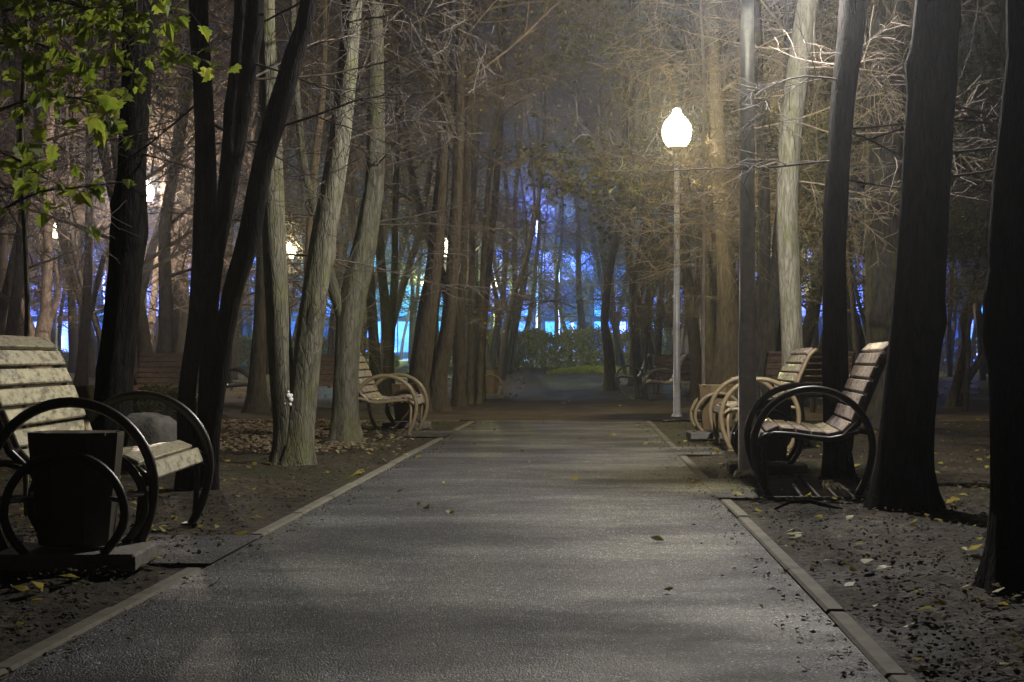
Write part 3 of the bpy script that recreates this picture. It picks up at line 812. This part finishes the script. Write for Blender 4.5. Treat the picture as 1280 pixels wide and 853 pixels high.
def make_bench(label, iron, slat, loc, rz, group, detail=True):
    root = empty('park_bench', loc, rz); tag(root, label, 'bench', group)
    for s in (-1, 1):
        mb = MB(); pts = [(s * BL / 2, y, z) for _, y, z in ring_pts()]
        mb.tube(pts, .0235, 12)
        for y in (.27, -.27): mb.box((s * BL / 2, y, .008), (.09, .09, .014), bev=.003)
        mb.build('hoop', M[iron], root)
        mb = MB()
        fine = [arc_sample(PROF, .02 + k * .045)[0] for k in range(31)]
        off = [(s * (BL / 2 - .045), y, z - .03) if z < .47 and y > -.24 else (s * (BL / 2 - .045), y - .03, z - .012) for y, z in fine]
        mb.tube(off, .019, 8)
        mb.tube([(s * (BL / 2 - .04), .27, .405), (s * (BL / 2 - .02), .30, .40), (s * BL / 2, .355, .36)], .016, 8)
        mb.tube([(s * (BL / 2 - .04), .30, .38), (s * (BL / 2 - .03), .31, .28), (s * (BL / 2 - .01), .30, .14), (s * BL / 2, .29, .05)], .015, 8)
        mb.tube([(s * (BL / 2 - .045), -.20, .40), (s * (BL / 2 - .02), -.30, .43), (s * BL / 2, -.36, .42)], .016, 8)
        mb.build('side_frame', M[iron], root)
    mb = MB()
    for y, z in ((.2, .39), (-.18, .375)): mb.tube([(-BL / 2 + .04, y, z), (BL / 2 - .04, y, z)], .013, 6)
    mb.build('cross_bar', M[iron], root)
    tot = sum(math.dist(a, b_) for a, b_ in zip(PROF, PROF[1:]))
    n = 13; step = tot / n
    for i in range(n):
        (y, z), a = arc_sample(PROF, (i + .5) * step)
        mb = MB(); ext = .03 if i > 6 else .0
        r = Matrix.Rotation(a, 3, 'X')
        nrm = r @ Vector((0, 0, 1))
        if nrm.z < 0 and i < 3: nrm = -nrm
        j = rnd.uniform(-.012, .012)
        mb.box((j, y, z), (BL - .13 + ext, step * .84, .030), r @ Matrix.Rotation(rnd.uniform(-.02, .02), 3, 'X'), bev=.006)
        mb.build('slat', M[slat[i] if isinstance(slat, list) else slat], root)
    if detail:
        for i in range(n):
            (y, z), a = arc_sample(PROF, (i + .5) * step)
            nv = Matrix.Rotation(a, 3, 'X') @ Vector((0, 0, 1))
            sg = -1     # outer faces
            for s in (-1, 1):
                mb = MB(); mb.box((s * (BL / 2 - .11), y + nv.y * .017, z + nv.z * .017), (.016, .016, .006), Matrix.Rotation(a, 3, 'X'), bev=.002)
                mb.build('bolt', M['bolt'], root)
    return root


def make_bin(label, iron, body, loc, rz, group, sc=1.0):
    root = empty('litter_bin', loc, rz); tag(root, label, 'litter bin', group); root.scale = (sc,) * 3
    mb = MB(); mb.box((0, 0, .045), (.42, .60, .075), bev=.01); mb.build('base', M['concrete'], root)
    for s in (-1, 1):
        mb = MB(); mb.tube([(s * .175, y, z) for _, y, z in ring_pts(.25, .245, .16, 22, .08)], .0185, 10); mb.build('hoop', M[iron], root)
    mb = MB(); mb.lathe([(.155, .10), (.16, .11), (.205, .565), (.205, .58), (.19, .58), (.185, .55), (.14, .14)], sides=8, smooth=False, ph=pi / 8); mb.v = [(x * .74, y, z) for x, y, z in mb.v]; mb.box((0, 0, .575), (.22, .30, .012)); mb.build('bucket', M[body], root)
    for s in (-1, 1):
        for q in (-1, 1):
            mb = MB(); mb.tube([(s * .175, q * .249, .30), (s * .06, q * .165, .30)], .012, 8); mb.build('pivot', M['bolt'], root)
    return root


R90 = pi / 2
cream = ['slat_cream'] * 14
# right benches face the path (-X): local +Y -> world -X  => rz = +90deg ; local x -> along path
def bench_at(label, iron, slat, px, py, yaw, face, group=None, detail=True, off=None):
    """px,py: ground pixel of the middle of the near hoop; yaw: degrees of axis from +Y toward +X; face: -1 faces left, 1 faces right, others rz directly"""
    g = G(px, py)
    ax = Vector((sin(radians(yaw)), cos(radians(yaw)), 0))
    c = g + ax * (BL / 2); c.z = gz(c.y) + .012
    rz = (R90 if face < 0 else -R90) - radians(yaw)
    return make_bench(label, iron, slat, c, rz, group, detail)


GB = 'hooped slatted benches along the paths'
bench_at('black hooped bench with worn pale slats beside the massive black trunk', 'iron', 'slat', 1016, 625, 7.6, -1, GB)
bench_at('black hooped bench with cream painted slats behind the near left litter bin', 'iron', cream, 88, 704, -1.5, 1, GB).scale = (1, .98, 1)
bench_at('tan hooped bench with pale slats standing behind the dark lamp pole', 'iron_tan', 'slat', 950, 566, 3.5, -1, GB)
bench_at('tan hooped bench on the left of the path before the leaning twin trunk', 'iron_tan', 'slat', 481, 545, 2.0, 1, GB)
bench_at('far hooped bench partly behind the lit lamp pole', 'iron', 'slat', 828, 503, 4, -1, GB, False)
bench_at('farthest hooped bench on the right, left of the lit lamp pole', 'iron', 'slat', 788, 494, 4, -1, GB, False)


def bench_front(label, slat, px, D, rz, iron='iron'):
    x = (px - CX) * D / F
    return make_bench(label, iron, slat, Vector((x, D, gz(D) + .01)), rz, GB, False)


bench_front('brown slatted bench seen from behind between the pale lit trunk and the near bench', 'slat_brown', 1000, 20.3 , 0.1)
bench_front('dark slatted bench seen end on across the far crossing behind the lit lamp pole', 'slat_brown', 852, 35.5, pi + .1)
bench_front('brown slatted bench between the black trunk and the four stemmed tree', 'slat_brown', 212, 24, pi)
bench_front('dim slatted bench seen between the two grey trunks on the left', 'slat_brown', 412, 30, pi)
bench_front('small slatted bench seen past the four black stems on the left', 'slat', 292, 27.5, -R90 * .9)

GBN = 'hooped litter bins beside the benches'
def bin_at(label, iron, body, px, py, rz, sc=1.0):
    g = G(px, py); g.z = gz(g.y) + .012; g.y += .2
    return make_bin(label, iron, body, g, rz, GBN, sc)


bin_at('near black litter bin between iron hoops on a concrete foot at the left', 'iron', 'bin', 77, 722, -R90 + radians(1), 1.0)
bin_at('dark litter bin just behind the near right bench', 'iron', 'bin', 964, 596, R90 - radians(6), 1.0)
bin_at('tan litter bin right behind the tan hooped bench near the dark lamp pole', 'iron_tan', 'bin_tan', 899, 552, R90, 1.05)
bin_at('brown litter bin under the tan hooped bench on the left', 'iron', 'bin_tan', 507, 538, R90, 1.0)
bin_at('tan litter bin at the left corner of the far path', 'iron_tan', 'bin_tan', 613, 499, R90, 1.1)

# ------------------------------------------------------------------ lamps
def globe_mat(name, col, strength):
    m = bpy.data.materials.new(name); m.use_nodes = True; nt = m.node_tree; nt.nodes.clear()
    out = nt.nodes.new('ShaderNodeOutputMaterial'); e = nt.nodes.new('ShaderNodeEmission'); t = nt.nodes.new('ShaderNodeBsdfTransparent'); a = nt.nodes.new('ShaderNodeAddShader')
    e.inputs[0].default_value = (*col, 1); e.inputs[1].default_value = strength
    n = N(nt, 'ShaderNodeTexNoise', Scale=4.0); r = ramp(nt, n.outputs[0], [(.3, tuple(x * .9 for x in col)), (.7, col)]); L(nt, r.outputs[0], e.inputs[0])
    L(nt, e.outputs[0], a.inputs[0]); L(nt, t.outputs[0], a.inputs[1]); L(nt, a.outputs[0], out.inputs[0])
    m.cycles.emission_sampling = 'NONE'
    return m


M['globe'] = globe_mat('lamp_glass', (1, .93, .74), 9.0)
M['globe_warm'] = globe_mat('warm_lamp_glass', (1, .9, .6), 6.0)
LAMP_H = 4.56        # underside of the globe


def street_lamp(label, x, y, col, power, hgt=LAMP_H, globe='globe', group='globe street lamps in the park', rp=.05, sz=1.0):
    root = empty('street_lamp', (x, y, gz(y))); tag(root, label, 'street lamp', group)
    mb = MB(); mb.lathe([(rp * 1.75, -.05), (rp * 1.7, .02), (rp * 1.5, .05), (rp * 1.12, .06), (rp * 1.1, 1.1), (rp, 1.16), (rp * .8, hgt - .05)], sides=20); mb.build('pole', M['pole'], root)
    mb = MB(); mb.lathe([(rp * .9, hgt - .09), (.07 * sz, hgt - .06), (.125 * sz, hgt - .02), (.13 * sz, hgt + .02), (.10 * sz, hgt + .022)], sides=24); mb.build('collar', M['cap'], root)
    prof = [(.135, .02), (.165, .05), (.205, .12), (.228, .20), (.232, .28), (.215, .35), (.18, .415), (.14, .46), (.10, .50), (.072, .535), (.068, .565), (.06, .59), (.035, .612), (.006, .62)]
    mb = MB(); mb.lathe([(r * sz, hgt + z * sz) for r, z in prof], sides=28); mb.build('globe', M[globe], root)
    ld = bpy.data.lights.new('bulb', 'POINT'); ld.energy = power; ld.color = col; ld.shadow_soft_size = .06
    lo = bpy.data.objects.new('bulb', ld); COL.objects.link(lo); lo.parent = root; lo.location = (0, 0, hgt + .40 * sz)
    return root


PW = 1.0
x0 = (846 - CX) * 22.2 / F
street_lamp('lit teardrop globe lamp on a grey pole by the crossing', x0, 22.2, (1, .84, .42), 850 * PW, hgt=4.21)
street_lamp('dark lamp pole behind the near right bench with its head above the view', (934 - CX) * 10.9 / F, 10.9, (1, .96, .91), 1250 * PW, hgt=3.78, rp=.062)
street_lamp('small yellow globe lamp between the stems of the V shaped tree', (362 - CX) * 52 / F, 52, (1, .86, .45), 900 * PW, hgt=4.2, globe='globe_warm')
street_lamp('white star like lamp glinting at the edge of the thick black left trunk', (181.5 - CX) * 38 / F, 38, (1, .80, .66), 1700 * PW, hgt=5.05)
street_lamp('small yellow lamp behind the pale left border tree', (70 - CX) * 56 / F, 56, (1, .82, .62), 900 * PW, hgt=5.2, globe='globe_warm')

street_lamp('globe lamp deep in the wood hidden behind the brightly lit pale trunk', (987 - CX) * 54 / F, 54, (1, .90, .55), 3600, hgt=4.3, globe='globe_warm')
street_lamp('globe lamp beyond the crossing hidden behind the large leaning twin trunk', (556 - CX) * 45 / F, 45, (1, .88, .55), 500, hgt=3.9, globe='globe_warm')

# ------------------------------------------------------------------ blue lit square beyond
m = bpy.data.materials.new('blue_glow_backdrop'); m.use_nodes = True; nt = m.node_tree; nt.nodes.clear()
out = nt.nodes.new('ShaderNodeOutputMaterial'); e = nt.nodes.new('ShaderNodeEmission')
co = objcoord(nt, (1, 1, 1))
n1 = N(nt, 'ShaderNodeTexNoise', Scale=.22, Detail=5.0, Roughness=.7); L(nt, co, n1.inputs['Vector'])
n2 = N(nt, 'ShaderNodeTexNoise', Scale=.09, Detail=2.0); L(nt, co, n2.inputs['Vector'])
r1 = ramp(nt, n2.outputs[0], [(.35, (.02, .22, .42)), (.5, (.04, .12, .75)), (.65, (.18, .22, .85))])
r2 = ramp(nt, n1.outputs[0], [(.35, g3(.10)), (.55, g3(.8)), (.75, g3(2.2))])
sx = nt.nodes.new('ShaderNodeSeparateXYZ'); L(nt, co, sx.inputs[0])
def mth(op, a, v):
    n_ = nt.nodes.new('ShaderNodeMath'); n_.operation = op; L(nt, a, n_.inputs[0])
    if v is not None: n_.inputs[1].default_value = v
    return n_.outputs[0]
fx = mth('FLOOR', mth('DIVIDE', sx.outputs[0], 1.45), None); fz = mth('MULTIPLY', mth('FLOOR', mth('DIVIDE', mth('SUBTRACT', sx.outputs[2], .5), 3.2), None), 37.0)
sm_ = nt.nodes.new('ShaderNodeMath'); L(nt, fx, sm_.inputs[0]); L(nt, fz, sm_.inputs[1])
wnz = nt.nodes.new('ShaderNodeTexWhiteNoise'); wnz.noise_dimensions = '1D'; L(nt, sm_.outputs[0], wnz.inputs['W'])
rw = ramp(nt, wnz.outputs[0], [(.0, g3(.02)), (.3, g3(.15)), (.5, g3(.9)), (1.0, g3(1.6))])
m0 = nt.nodes.new('ShaderNodeMix'); m0.data_type = 'RGBA'; m0.blend_type = 'MULTIPLY'; m0.inputs[0].default_value = 1
L(nt, r2.outputs[0], m0.inputs[6]); L(nt, rw.outputs[0], m0.inputs[7])
mm = nt.nodes.new('ShaderNodeMix'); mm.data_type = 'RGBA'; mm.blend_type = 'MULTIPLY'; mm.inputs[0].default_value = 1
L(nt, r1.outputs[0], mm.inputs[6]); L(nt, m0.outputs[2], mm.inputs[7]); L(nt, mm.outputs[2], e.inputs[0]); e.inputs[1].default_value = 8.0
L(nt, e.outputs[0], out.inputs[0]); m.cycles.emission_sampling = 'NONE'
M['glazing'] = m
M['facade'] = simple('dark_facade', (.10, .10, .13), .7)
mt = bpy.data.materials.new('bright_blue_light'); mt.use_nodes = True; bb = mt.node_tree.nodes['Principled BSDF']; bb.inputs['Emission Color'].default_value = (.35, .42, 1, 1); bb.inputs['Emission Strength'].default_value = 5.0
nn = N(mt.node_tree, 'ShaderNodeTexNoise', Scale=1.0); rr = ramp(mt.node_tree, nn.outputs[0], [(.3, (.3, .36, .9)), (.7, (.45, .5, 1))]); L(mt.node_tree, rr.outputs[0], bb.inputs['Emission Color'])
mt.cycles.emission_sampling = 'NONE'; M['blue_light'] = mt

BY = 126.0
root = empty('building', (0, BY, gz(BY))); tag(root, 'long low added backdrop building, glazing standing in for the blue glow beyond the hedge', 'building')  # added backdrop; its emissive panes stand in for the distant blue glow
mb = MB(); mb.box((0, 4, 5.3), (130, 7.6, 11.2)); mb.build('wall', M['facade'], root)
mb = MB(); mb.box((0, 4, 11.15), (131, 9, .5)); mb.build('roof', M['facade'], root)
for fl in range(3):
    mb = MB()
    z0 = .6 + fl * 3.2
    for i in range(-44, 44):
        x = i * 1.45
        mb.quad((x + .06, .12, z0), (x + 1.39, .12, z0), (x + 1.39, .12, z0 + 2.7), (x + .06, .12, z0 + 2.7))
    mb.build('glow_pane', M['glazing'], root)
# vertical blue light columns and a lit water line on the square
for px, D, h in [(698, 88, 6.4), (716, 96, 2.6), (672, 98, 3.0), (560, 95, 2.5), (300, 90, 3.2), (312, 98, 2.6), (100, 90, 4.5), (120, 96, 3.5), (340, 95, 2.4), (470, 92, 3), (1206, 95, 2.4), (1222, 90, 3.0), (880, 96, 3.0)]:
    mb = MB(); mb.tube([(0, 0, 0), (0, 0, h)], .075, 8); x = (px - CX) * D / F
    r_ = empty('light_column', (x, D, gz(D))); mb.build('tube', M['blue_light'], r_)
    mb = MB(); mb.lathe([(.16, -.1), (.16, .25), (.10, .3)], sides=12); mb.build('base', M['facade'], r_)
    mb = MB(); mb.lathe([(.10, h - .04), (.10, h + .06), (.02, h + .1)], sides=12); mb.build('cap', M['facade'], r_)
    tag(r_, 'upright tube of blue light on the square beyond the hedge' if h < 6 else 'tall bluish white light column seen right of the far path', 'light column', 'blue light columns on the square')
# lit plaza paving
mb = MB()
for i in range(-12, 12): mb.quad((i * 6, 84, gz(84) + .03), (i * 6 + 6, 84, gz(84) + .03), (i * 6 + 6, 124, gz(124) + .03), (i * 6, 124, gz(124) + .03))
o = mb.build('square_paving', simple('pale_paving', (.34, .34, .36), .4, var=.2, sc=1.0)); tag(o, kind='structure')


def floodlight(label, x, y, z, col, power, size=.4):
    root = empty('floodlight', (x, y, gz(y))); tag(root, label, 'floodlight', 'coloured floodlights on masts around the square')
    mb = MB(); mb.lathe([(.12, -.1), (.10, .1), (.07, z)], sides=12); mb.build('mast', M['pole'], root)
    mb = MB(); mb.box((0, 0, z + .18), (.5, .25, .34), bev=.03); mb.build('head', M['cap'], root)
    mb = MB(); mb.box((0, -.135, z + .18), (.42, .02, .26)); mb.build('lens', M['blue_light'], root)
    ld = bpy.data.lights.new('bulb', 'POINT'); ld.energy = power; ld.color = col; ld.shadow_soft_size = size
    lo = bpy.data.objects.new('bulb', ld); COL.objects.link(lo); lo.parent = root; lo.location = (0, -.55, z + .2)


floodlight('blue floodlight mast high behind the trees above the far path', (671 - CX) * 100 / F, 100, 10.2, (.12, .18, 1), 9000)
floodlight('blue floodlight mast on the square seen behind the V shaped tree', (400 - CX) * 102 / F, 102, 7, (.08, .45, 1), 22000)
floodlight('blue floodlight mast on the square behind the left border tree', (130 - CX) * 102 / F, 102, 6, (.12, .18, 1), 12000)
floodlight('cyan floodlight mast behind the far hooped benches', (815 - CX) * 102 / F, 102, 7, (.05, .45, 1), 18000)
floodlight('blue floodlight mast between the two black right trunks', (1215 - CX) * 100 / F, 100, 6, (.12, .2, 1), 9000)
street_lamp('yellow green lamp lighting foliage behind the leaning twin trunk', (532 - CX) * 86 / F, 86, (.75, .9, .2), 6000, hgt=4.4, globe='globe_warm')
street_lamp('yellow green lamp lighting foliage left of the far path', (618 - CX) * 86 / F, 86, (.75, .9, .2), 5000, hgt=4.4, globe='globe_warm')

# ------------------------------------------------------------------ hedges and bushes
def bush(name, label, cat, c, size, n, ls, m, seed, group=None):
    rg = random.Random(seed); root = empty(name, c); tag(root, label, cat, group)
    lm, sm = MB(), MB()
    for _ in range(n):
        x, y = rg.uniform(-.5, .5) * size[0], rg.uniform(-.5, .5) * size[1]
        ex = 1 - (abs(x) / (size[0] / 2)) ** (8 if size[0] > 5 else 2.5)
        t = (.80 + .16 * noise.noise(Vector((x * 1.1 + seed, y, 0))) + .14 * noise.noise(Vector((x * 5, y * 5, seed)))) * max(.15, ex) ** .5
        z = size[2] * t * (rg.random() ** .7)
        leaf_quad(lm, Vector((x, y, z)), ls, rg)
    for _ in range(int(10 * size[0])):
        x, y = rg.uniform(-.45, .45) * size[0], rg.uniform(-.4, .4) * size[1]
        grow(sm, Vector((x, y, -.02)), Vector((rg.gauss(0, .3), rg.gauss(0, .3), 1)), size[2] * rg.uniform(.6, 1.0), .008, 2, 3, None, 0, minr=.003, rg=rg, kidsn=(3,))
    lm.build('foliage', M[m], root); sm.build('stems', M['twig'], root)


bush('hedge', 'long clipped olive hedge closing off the far path', 'hedge', Vector((3.2, 61.5, gz(61.5) - .05)), (15, 1.6, 2.0), 36000, .12, 'hedge', 3)
bush('hedge', 'dim hedge on the left behind the leaning twin trunk', 'hedge', Vector((-11.5, 62.5, gz(62.5) - .05)), (13, 1.2, 1.6), 22000, .13, 'hedge', 4)
bush('hedge', 'dim hedge beyond the left benches', 'hedge', Vector((-25.5, 60, gz(60))), (14, 1.2, 1.5), 16000, .09, 'hedge', 5)
bush('hedge', 'dim hedge behind the right hand benches', 'hedge', Vector((18, 62, gz(62))), (13, 1.3, 1.5), 16000, .09, 'hedge', 6)
bush('bush', 'round green bush right of the thick black left trunk', 'bush', P(200, 517, 18) - Vector((0, 0, P(200, 517, 18).z + .02)), (1.05, .8, .72), 5200, .05, 'leaf_olive', 7)
bush('bush', 'low green bush between the cream bench back and the thick black trunk', 'bush', Vector(((96 - CX) * 19 / F, 19, -.02)), (1.0, .8, .62), 4200, .05, 'leaf_olive', 8)
bush('bush', 'low green shrub beyond the far path edge beside the bent trunk', 'bush', Vector(((745 - CX) * 52 / F, 52, gz(52) - .02)), (3.6, 1.6, .35), 5000, .06, 'leaf_green', 9)


# ------------------------------------------------------------------ boulders
def boulder(label, px, D, w, h, seed, dp=.6):
    mb = MB(); n0 = 0; nu, nv = 28, 14
    for i in range(nv + 1):
        ph = pi * .5 * i / nv
        for j in range(nu):
            a = 2 * pi * j / nu
            v = Vector((cos(a) * cos(ph), sin(a) * cos(ph), sin(ph)))
            q = Vector((math.copysign(abs(v.x) ** .7, v.x), math.copysign(abs(v.y) ** .7, v.y), v.z ** .6 if v.z > 0 else 0))
            k = 1 + .10 * noise.noise(v * 1.7 + Vector((seed, 0, 0))) + .03 * noise.noise(v * 6)
            mb.v.append((q.x * w / 2 * k, q.y * dp / 2 * k, q.z * h * k - .03))
    for i in range(nv):
        for j in range(nu):
            a = i * nu + j; b_ = i * nu + (j + 1) % nu
            mb.f.append((a, b_, b_ + nu, a + nu)); mb.sm.append(True)
    o = mb.build('boulder', M['rock'], loc=((px - CX) * D / F, D, 0)); tag(o, label, 'boulder')


boulder('grey rounded boulder right of the thick black left trunk', 186, 11.2, .50, .52, 2)
boulder('grey rounded boulder left of the thick black left trunk', 101, 13.4, .34, .70, 5)

# white growth and tar streak on the V tree
o = MB(); c = P(361, 496, 12.12)
for dx, dz, s in ((0, 0, .030), (.012, -.025, .026), (-.005, .04, .012), (-.03, -.06, .018), (.01, -.068, .016), (.02, .01, .016)):
    o.lathe([(s * .3, -s), (s, -s * .4), (s, s * .4), (s * .3, s)], (dx, 0, dz), 10)
o = o.build('tree_fungus', M['white'], loc=c); tag(o, 'small white lumpy fungus in the fork of the V shaped tree', 'fungus')

# ------------------------------------------------------------------ ground litter
def on_soil(x, y):
    d = abs(x - pathc(y))
    return d > 1.345 and not (20.7 < y < 32)


def scatter(name, label, m, n, fn, s0, s1, seed, lift=.012):
    rg = random.Random(seed); mb = MB(); k = 0
    while k < n:
        x, y = fn(rg)
        s = s0 + (s1 - s0) * rg.random() ** 1.8
        z = gz(y) + (.012 if abs(x - pathc(y)) < 1.4 else .03 + .022 * noise.noise(Vector((x * 2.2, y * 2.2, 0)))) + rg.uniform(0, lift)
        n_ = Vector((rg.gauss(0, .35), rg.gauss(0, .35), 1)).normalized(); u = n_.orthogonal(); u.rotate(Matrix.Rotation(rg.uniform(0, 6.28), 3, n_)); w = n_.cross(u)
        c = Vector((x, y, z)); cu = s * rg.uniform(.0, .25)
        mb.poly([c - u * s * .5, c - w * s * .34 + n_ * cu, c + u * s * .15 - w * s * .2 + n_ * cu, c + u * s * .55, c + u * s * .1 + w * s * .26 + n_ * cu, c - u * s * .2 + w * s * .3 + n_ * cu])
        k += 1
    o = mb.build(name, M[m]); tag(o, label, 'leaves', kind='stuff')


def f_general(rg):
    while True:
        y = 3.2 + 30 * rg.random() ** 1.7; x = rg.uniform(-.42, .42) * y
        if on_soil(x, y): return x, y


def f_pale(rg):
    while True:
        y = rg.uniform(13.5, 20.4); x = (rg.gauss(330, 75) - CX) * y / F
        if on_soil(x, y): return x, y


def f_path(rg):
    y = 8 + 24 * rg.random(); return rg.uniform(-1.3, 1.3) + pathc(y) if y < 21 else rg.uniform(-5, 6), y


def f_edge(rg):
    y = 3.4 + 17 * rg.random() ** 1.4; s = rg.choice((-1, 1))
    return pathc(y) + s * (1.235 - abs(rg.gauss(0, .10))), y


def f_far(rg):
    while True:
        y = rg.uniform(32.5, 58); x = rg.uniform(-.38, .38) * y
        if on_soil(x, y): return x, y


scatter('fallen_leaves', 'small brown and yellow leaves littering the soil', 'leaf_litter', 12000, f_general, .008, .032, 1)
scatter('fallen_leaves', 'sparse bright yellow leaves dotting the soil', 'leaf_yellow', 620, f_general, .03, .07, 2)
scatter('fallen_leaves', 'dense pale litter of leaves round the V shaped tree', 'leaf_pale', 5000, f_pale, .03, .075, 3)
scatter('fallen_leaves', 'few small leaves scattered over path and crossing', 'leaf_path', 60, f_path, .03, .07, 4)
scatter('fallen_leaves', 'dim leaves on the ground beyond the crossing', 'leaf_litter', 3500, f_far, .05, .10, 5)
scatter('leaf_crumbs', 'crumbled leaf bits and grit gathered along the path edges', 'leaf_litter', 1300, f_edge, .006, .026, 6, .004)
# pebbles and crumbs
rg = random.Random(9); mb = MB()
for _ in range(6000):
    x, y = f_general(rg)
    if y > 15: continue
    s = rg.uniform(.003, .010)
    z = gz(y) + .028 + .022 * noise.noise(Vector((x * 2.2, y * 2.2, 0)))
    mb.lathe([(s * .6, -s * .4), (s, 0), (s * .55, s * .5)], (x, y, z), 5, False, rg.uniform(0, 6))
o = mb.build('pebbles', simple('clod', (.05, .043, .03), .9)); tag(o, 'small stones and clods strewn over the soil', 'stones', kind='stuff')
for lab, px, py, s in [('curled yellow leaf lying on the path left of its middle', 563, 646, .05), ('curled yellow leaf lying on the path right of its middle', 821, 680, .055),
                       ('yellow leaf beside the right kerb of the path at the bench', 868, 607, .06), ('tiny brown leaf on the near path', 836, 744, .03)]:
    g = G(px, py); mb = MB()
    for k in range(8):
        a = k / 8 * 2 * pi; b_ = (k + 1) / 8 * 2 * pi
        def pt(t, q=1.0):
            r = s * (.55 + .25 * cos(3 * t)) * q
            return (r * cos(t), r * .7 * sin(t), .016 + .35 * s * abs(sin(t)) * q)
        mb.poly([(0, 0, .012), pt(a), pt(b_)])
    o = mb.build('fallen_leaf', M['leaf_path'], loc=(g.x, g.y, .004)); o.rotation_euler = (0, 0, rg.uniform(0, 6)); tag(o, lab, 'leaf')
# fallen branch on the right soil
mb = MB(); g = G(1002, 643)
mb.tube([(-.16, -.02, .012), (-.06, .03, .05), (.05, .02, .055), (.15, -.03, .03), (.24, 0, .012)], [.006, .012, .014, .01, .004], 7)
mb.tube([(.02, .02, .055), (.09, .08, .05), (.14, .14, .03)], [.008, .005, .003], 5)
o = mb.build('fallen_branch', M['bark_shaded'], loc=(g.x, g.y, .02)); tag(o, 'bent dead branch lying on the soil before the near right bench', 'branch')
mb = MB(); g = G(812, 532)
mb.tube([(-.3, 0, .015), (0, .1, .03), (.3, .0, .02), (.6, .25, .02)], [.008, .016, .014, .005], 7)
o = mb.build('fallen_branch', M['bark_shaded'], loc=(g.x + .5, g.y + .3, .02)); tag(o, 'dead branch lying on the soil at the foot of the lit lamp pole', 'branch')

# ------------------------------------------------------------------ haze
mb = MB(); mb.box((0, 72, 14), (150, 170, 34))
m = bpy.data.materials.new('night_haze'); m.use_nodes = True; nt = m.node_tree; nt.nodes.clear()
out = nt.nodes.new('ShaderNodeOutputMaterial'); vs = nt.nodes.new('ShaderNodeVolumeScatter')
vs.inputs['Color'].default_value = (.92, .94, 1, 1); vs.inputs['Density'].default_value = .0016; vs.inputs['Anisotropy'].default_value = .83
L(nt, vs.outputs[0], out.inputs['Volume'])
o = mb.build('haze', m); tag(o, kind='structure')
m.cycles.homogeneous_volume = True

# ------------------------------------------------------------------ world
w = bpy.data.worlds.new('World'); scene.world = w; w.use_nodes = True; nt = w.node_tree
bg = nt.nodes['Background']
sky = nt.nodes.new('ShaderNodeTexSky'); sky.sky_type = 'NISHITA'; sky.sun_disc = False; sky.sun_elevation = radians(-4); sky.sun_rotation = radians(200)
mx = nt.nodes.new('ShaderNodeMix'); mx.data_type = 'RGBA'; mx.blend_type = 'ADD'; mx.inputs[0].default_value = 1.0
L(nt, sky.outputs[0], mx.inputs[6]); mx.inputs[7].default_value = (.085, .062, .066, 1)
L(nt, mx.outputs[2], bg.inputs[0]); bg.inputs[1].default_value = .10

# ------------------------------------------------------------------ camera
cd = bpy.data.cameras.new('camera'); cam = bpy.data.objects.new('camera', cd); COL.objects.link(cam)
cam.location = (0, 0, H); cam.rotation_euler = (pi / 2, 0, 0)
cd.sensor_width = 36; cd.lens = F / 1280 * 36; cd.shift_x = 0; cd.shift_y = (HY - 426.5) / 1280
cd.clip_start = .05; cd.clip_end = 1500
scene.camera = cam
scene.view_settings.view_transform = 'Standard'; scene.view_settings.look = 'None'; scene.view_settings.exposure = 0
c = scene.cycles
c.use_denoising = True
try: c.denoiser = 'OPENIMAGEDENOISE'
except Exception: pass
c.max_bounces = 4; c.diffuse_bounces = 2; c.glossy_bounces = 2; c.volume_bounces = 0; c.transparent_max_bounces = 8
c.sample_clamp_indirect = 4; c.sample_clamp_direct = 0
c.use_light_tree = True
c.caustics_reflective = False; c.caustics_refractive = False
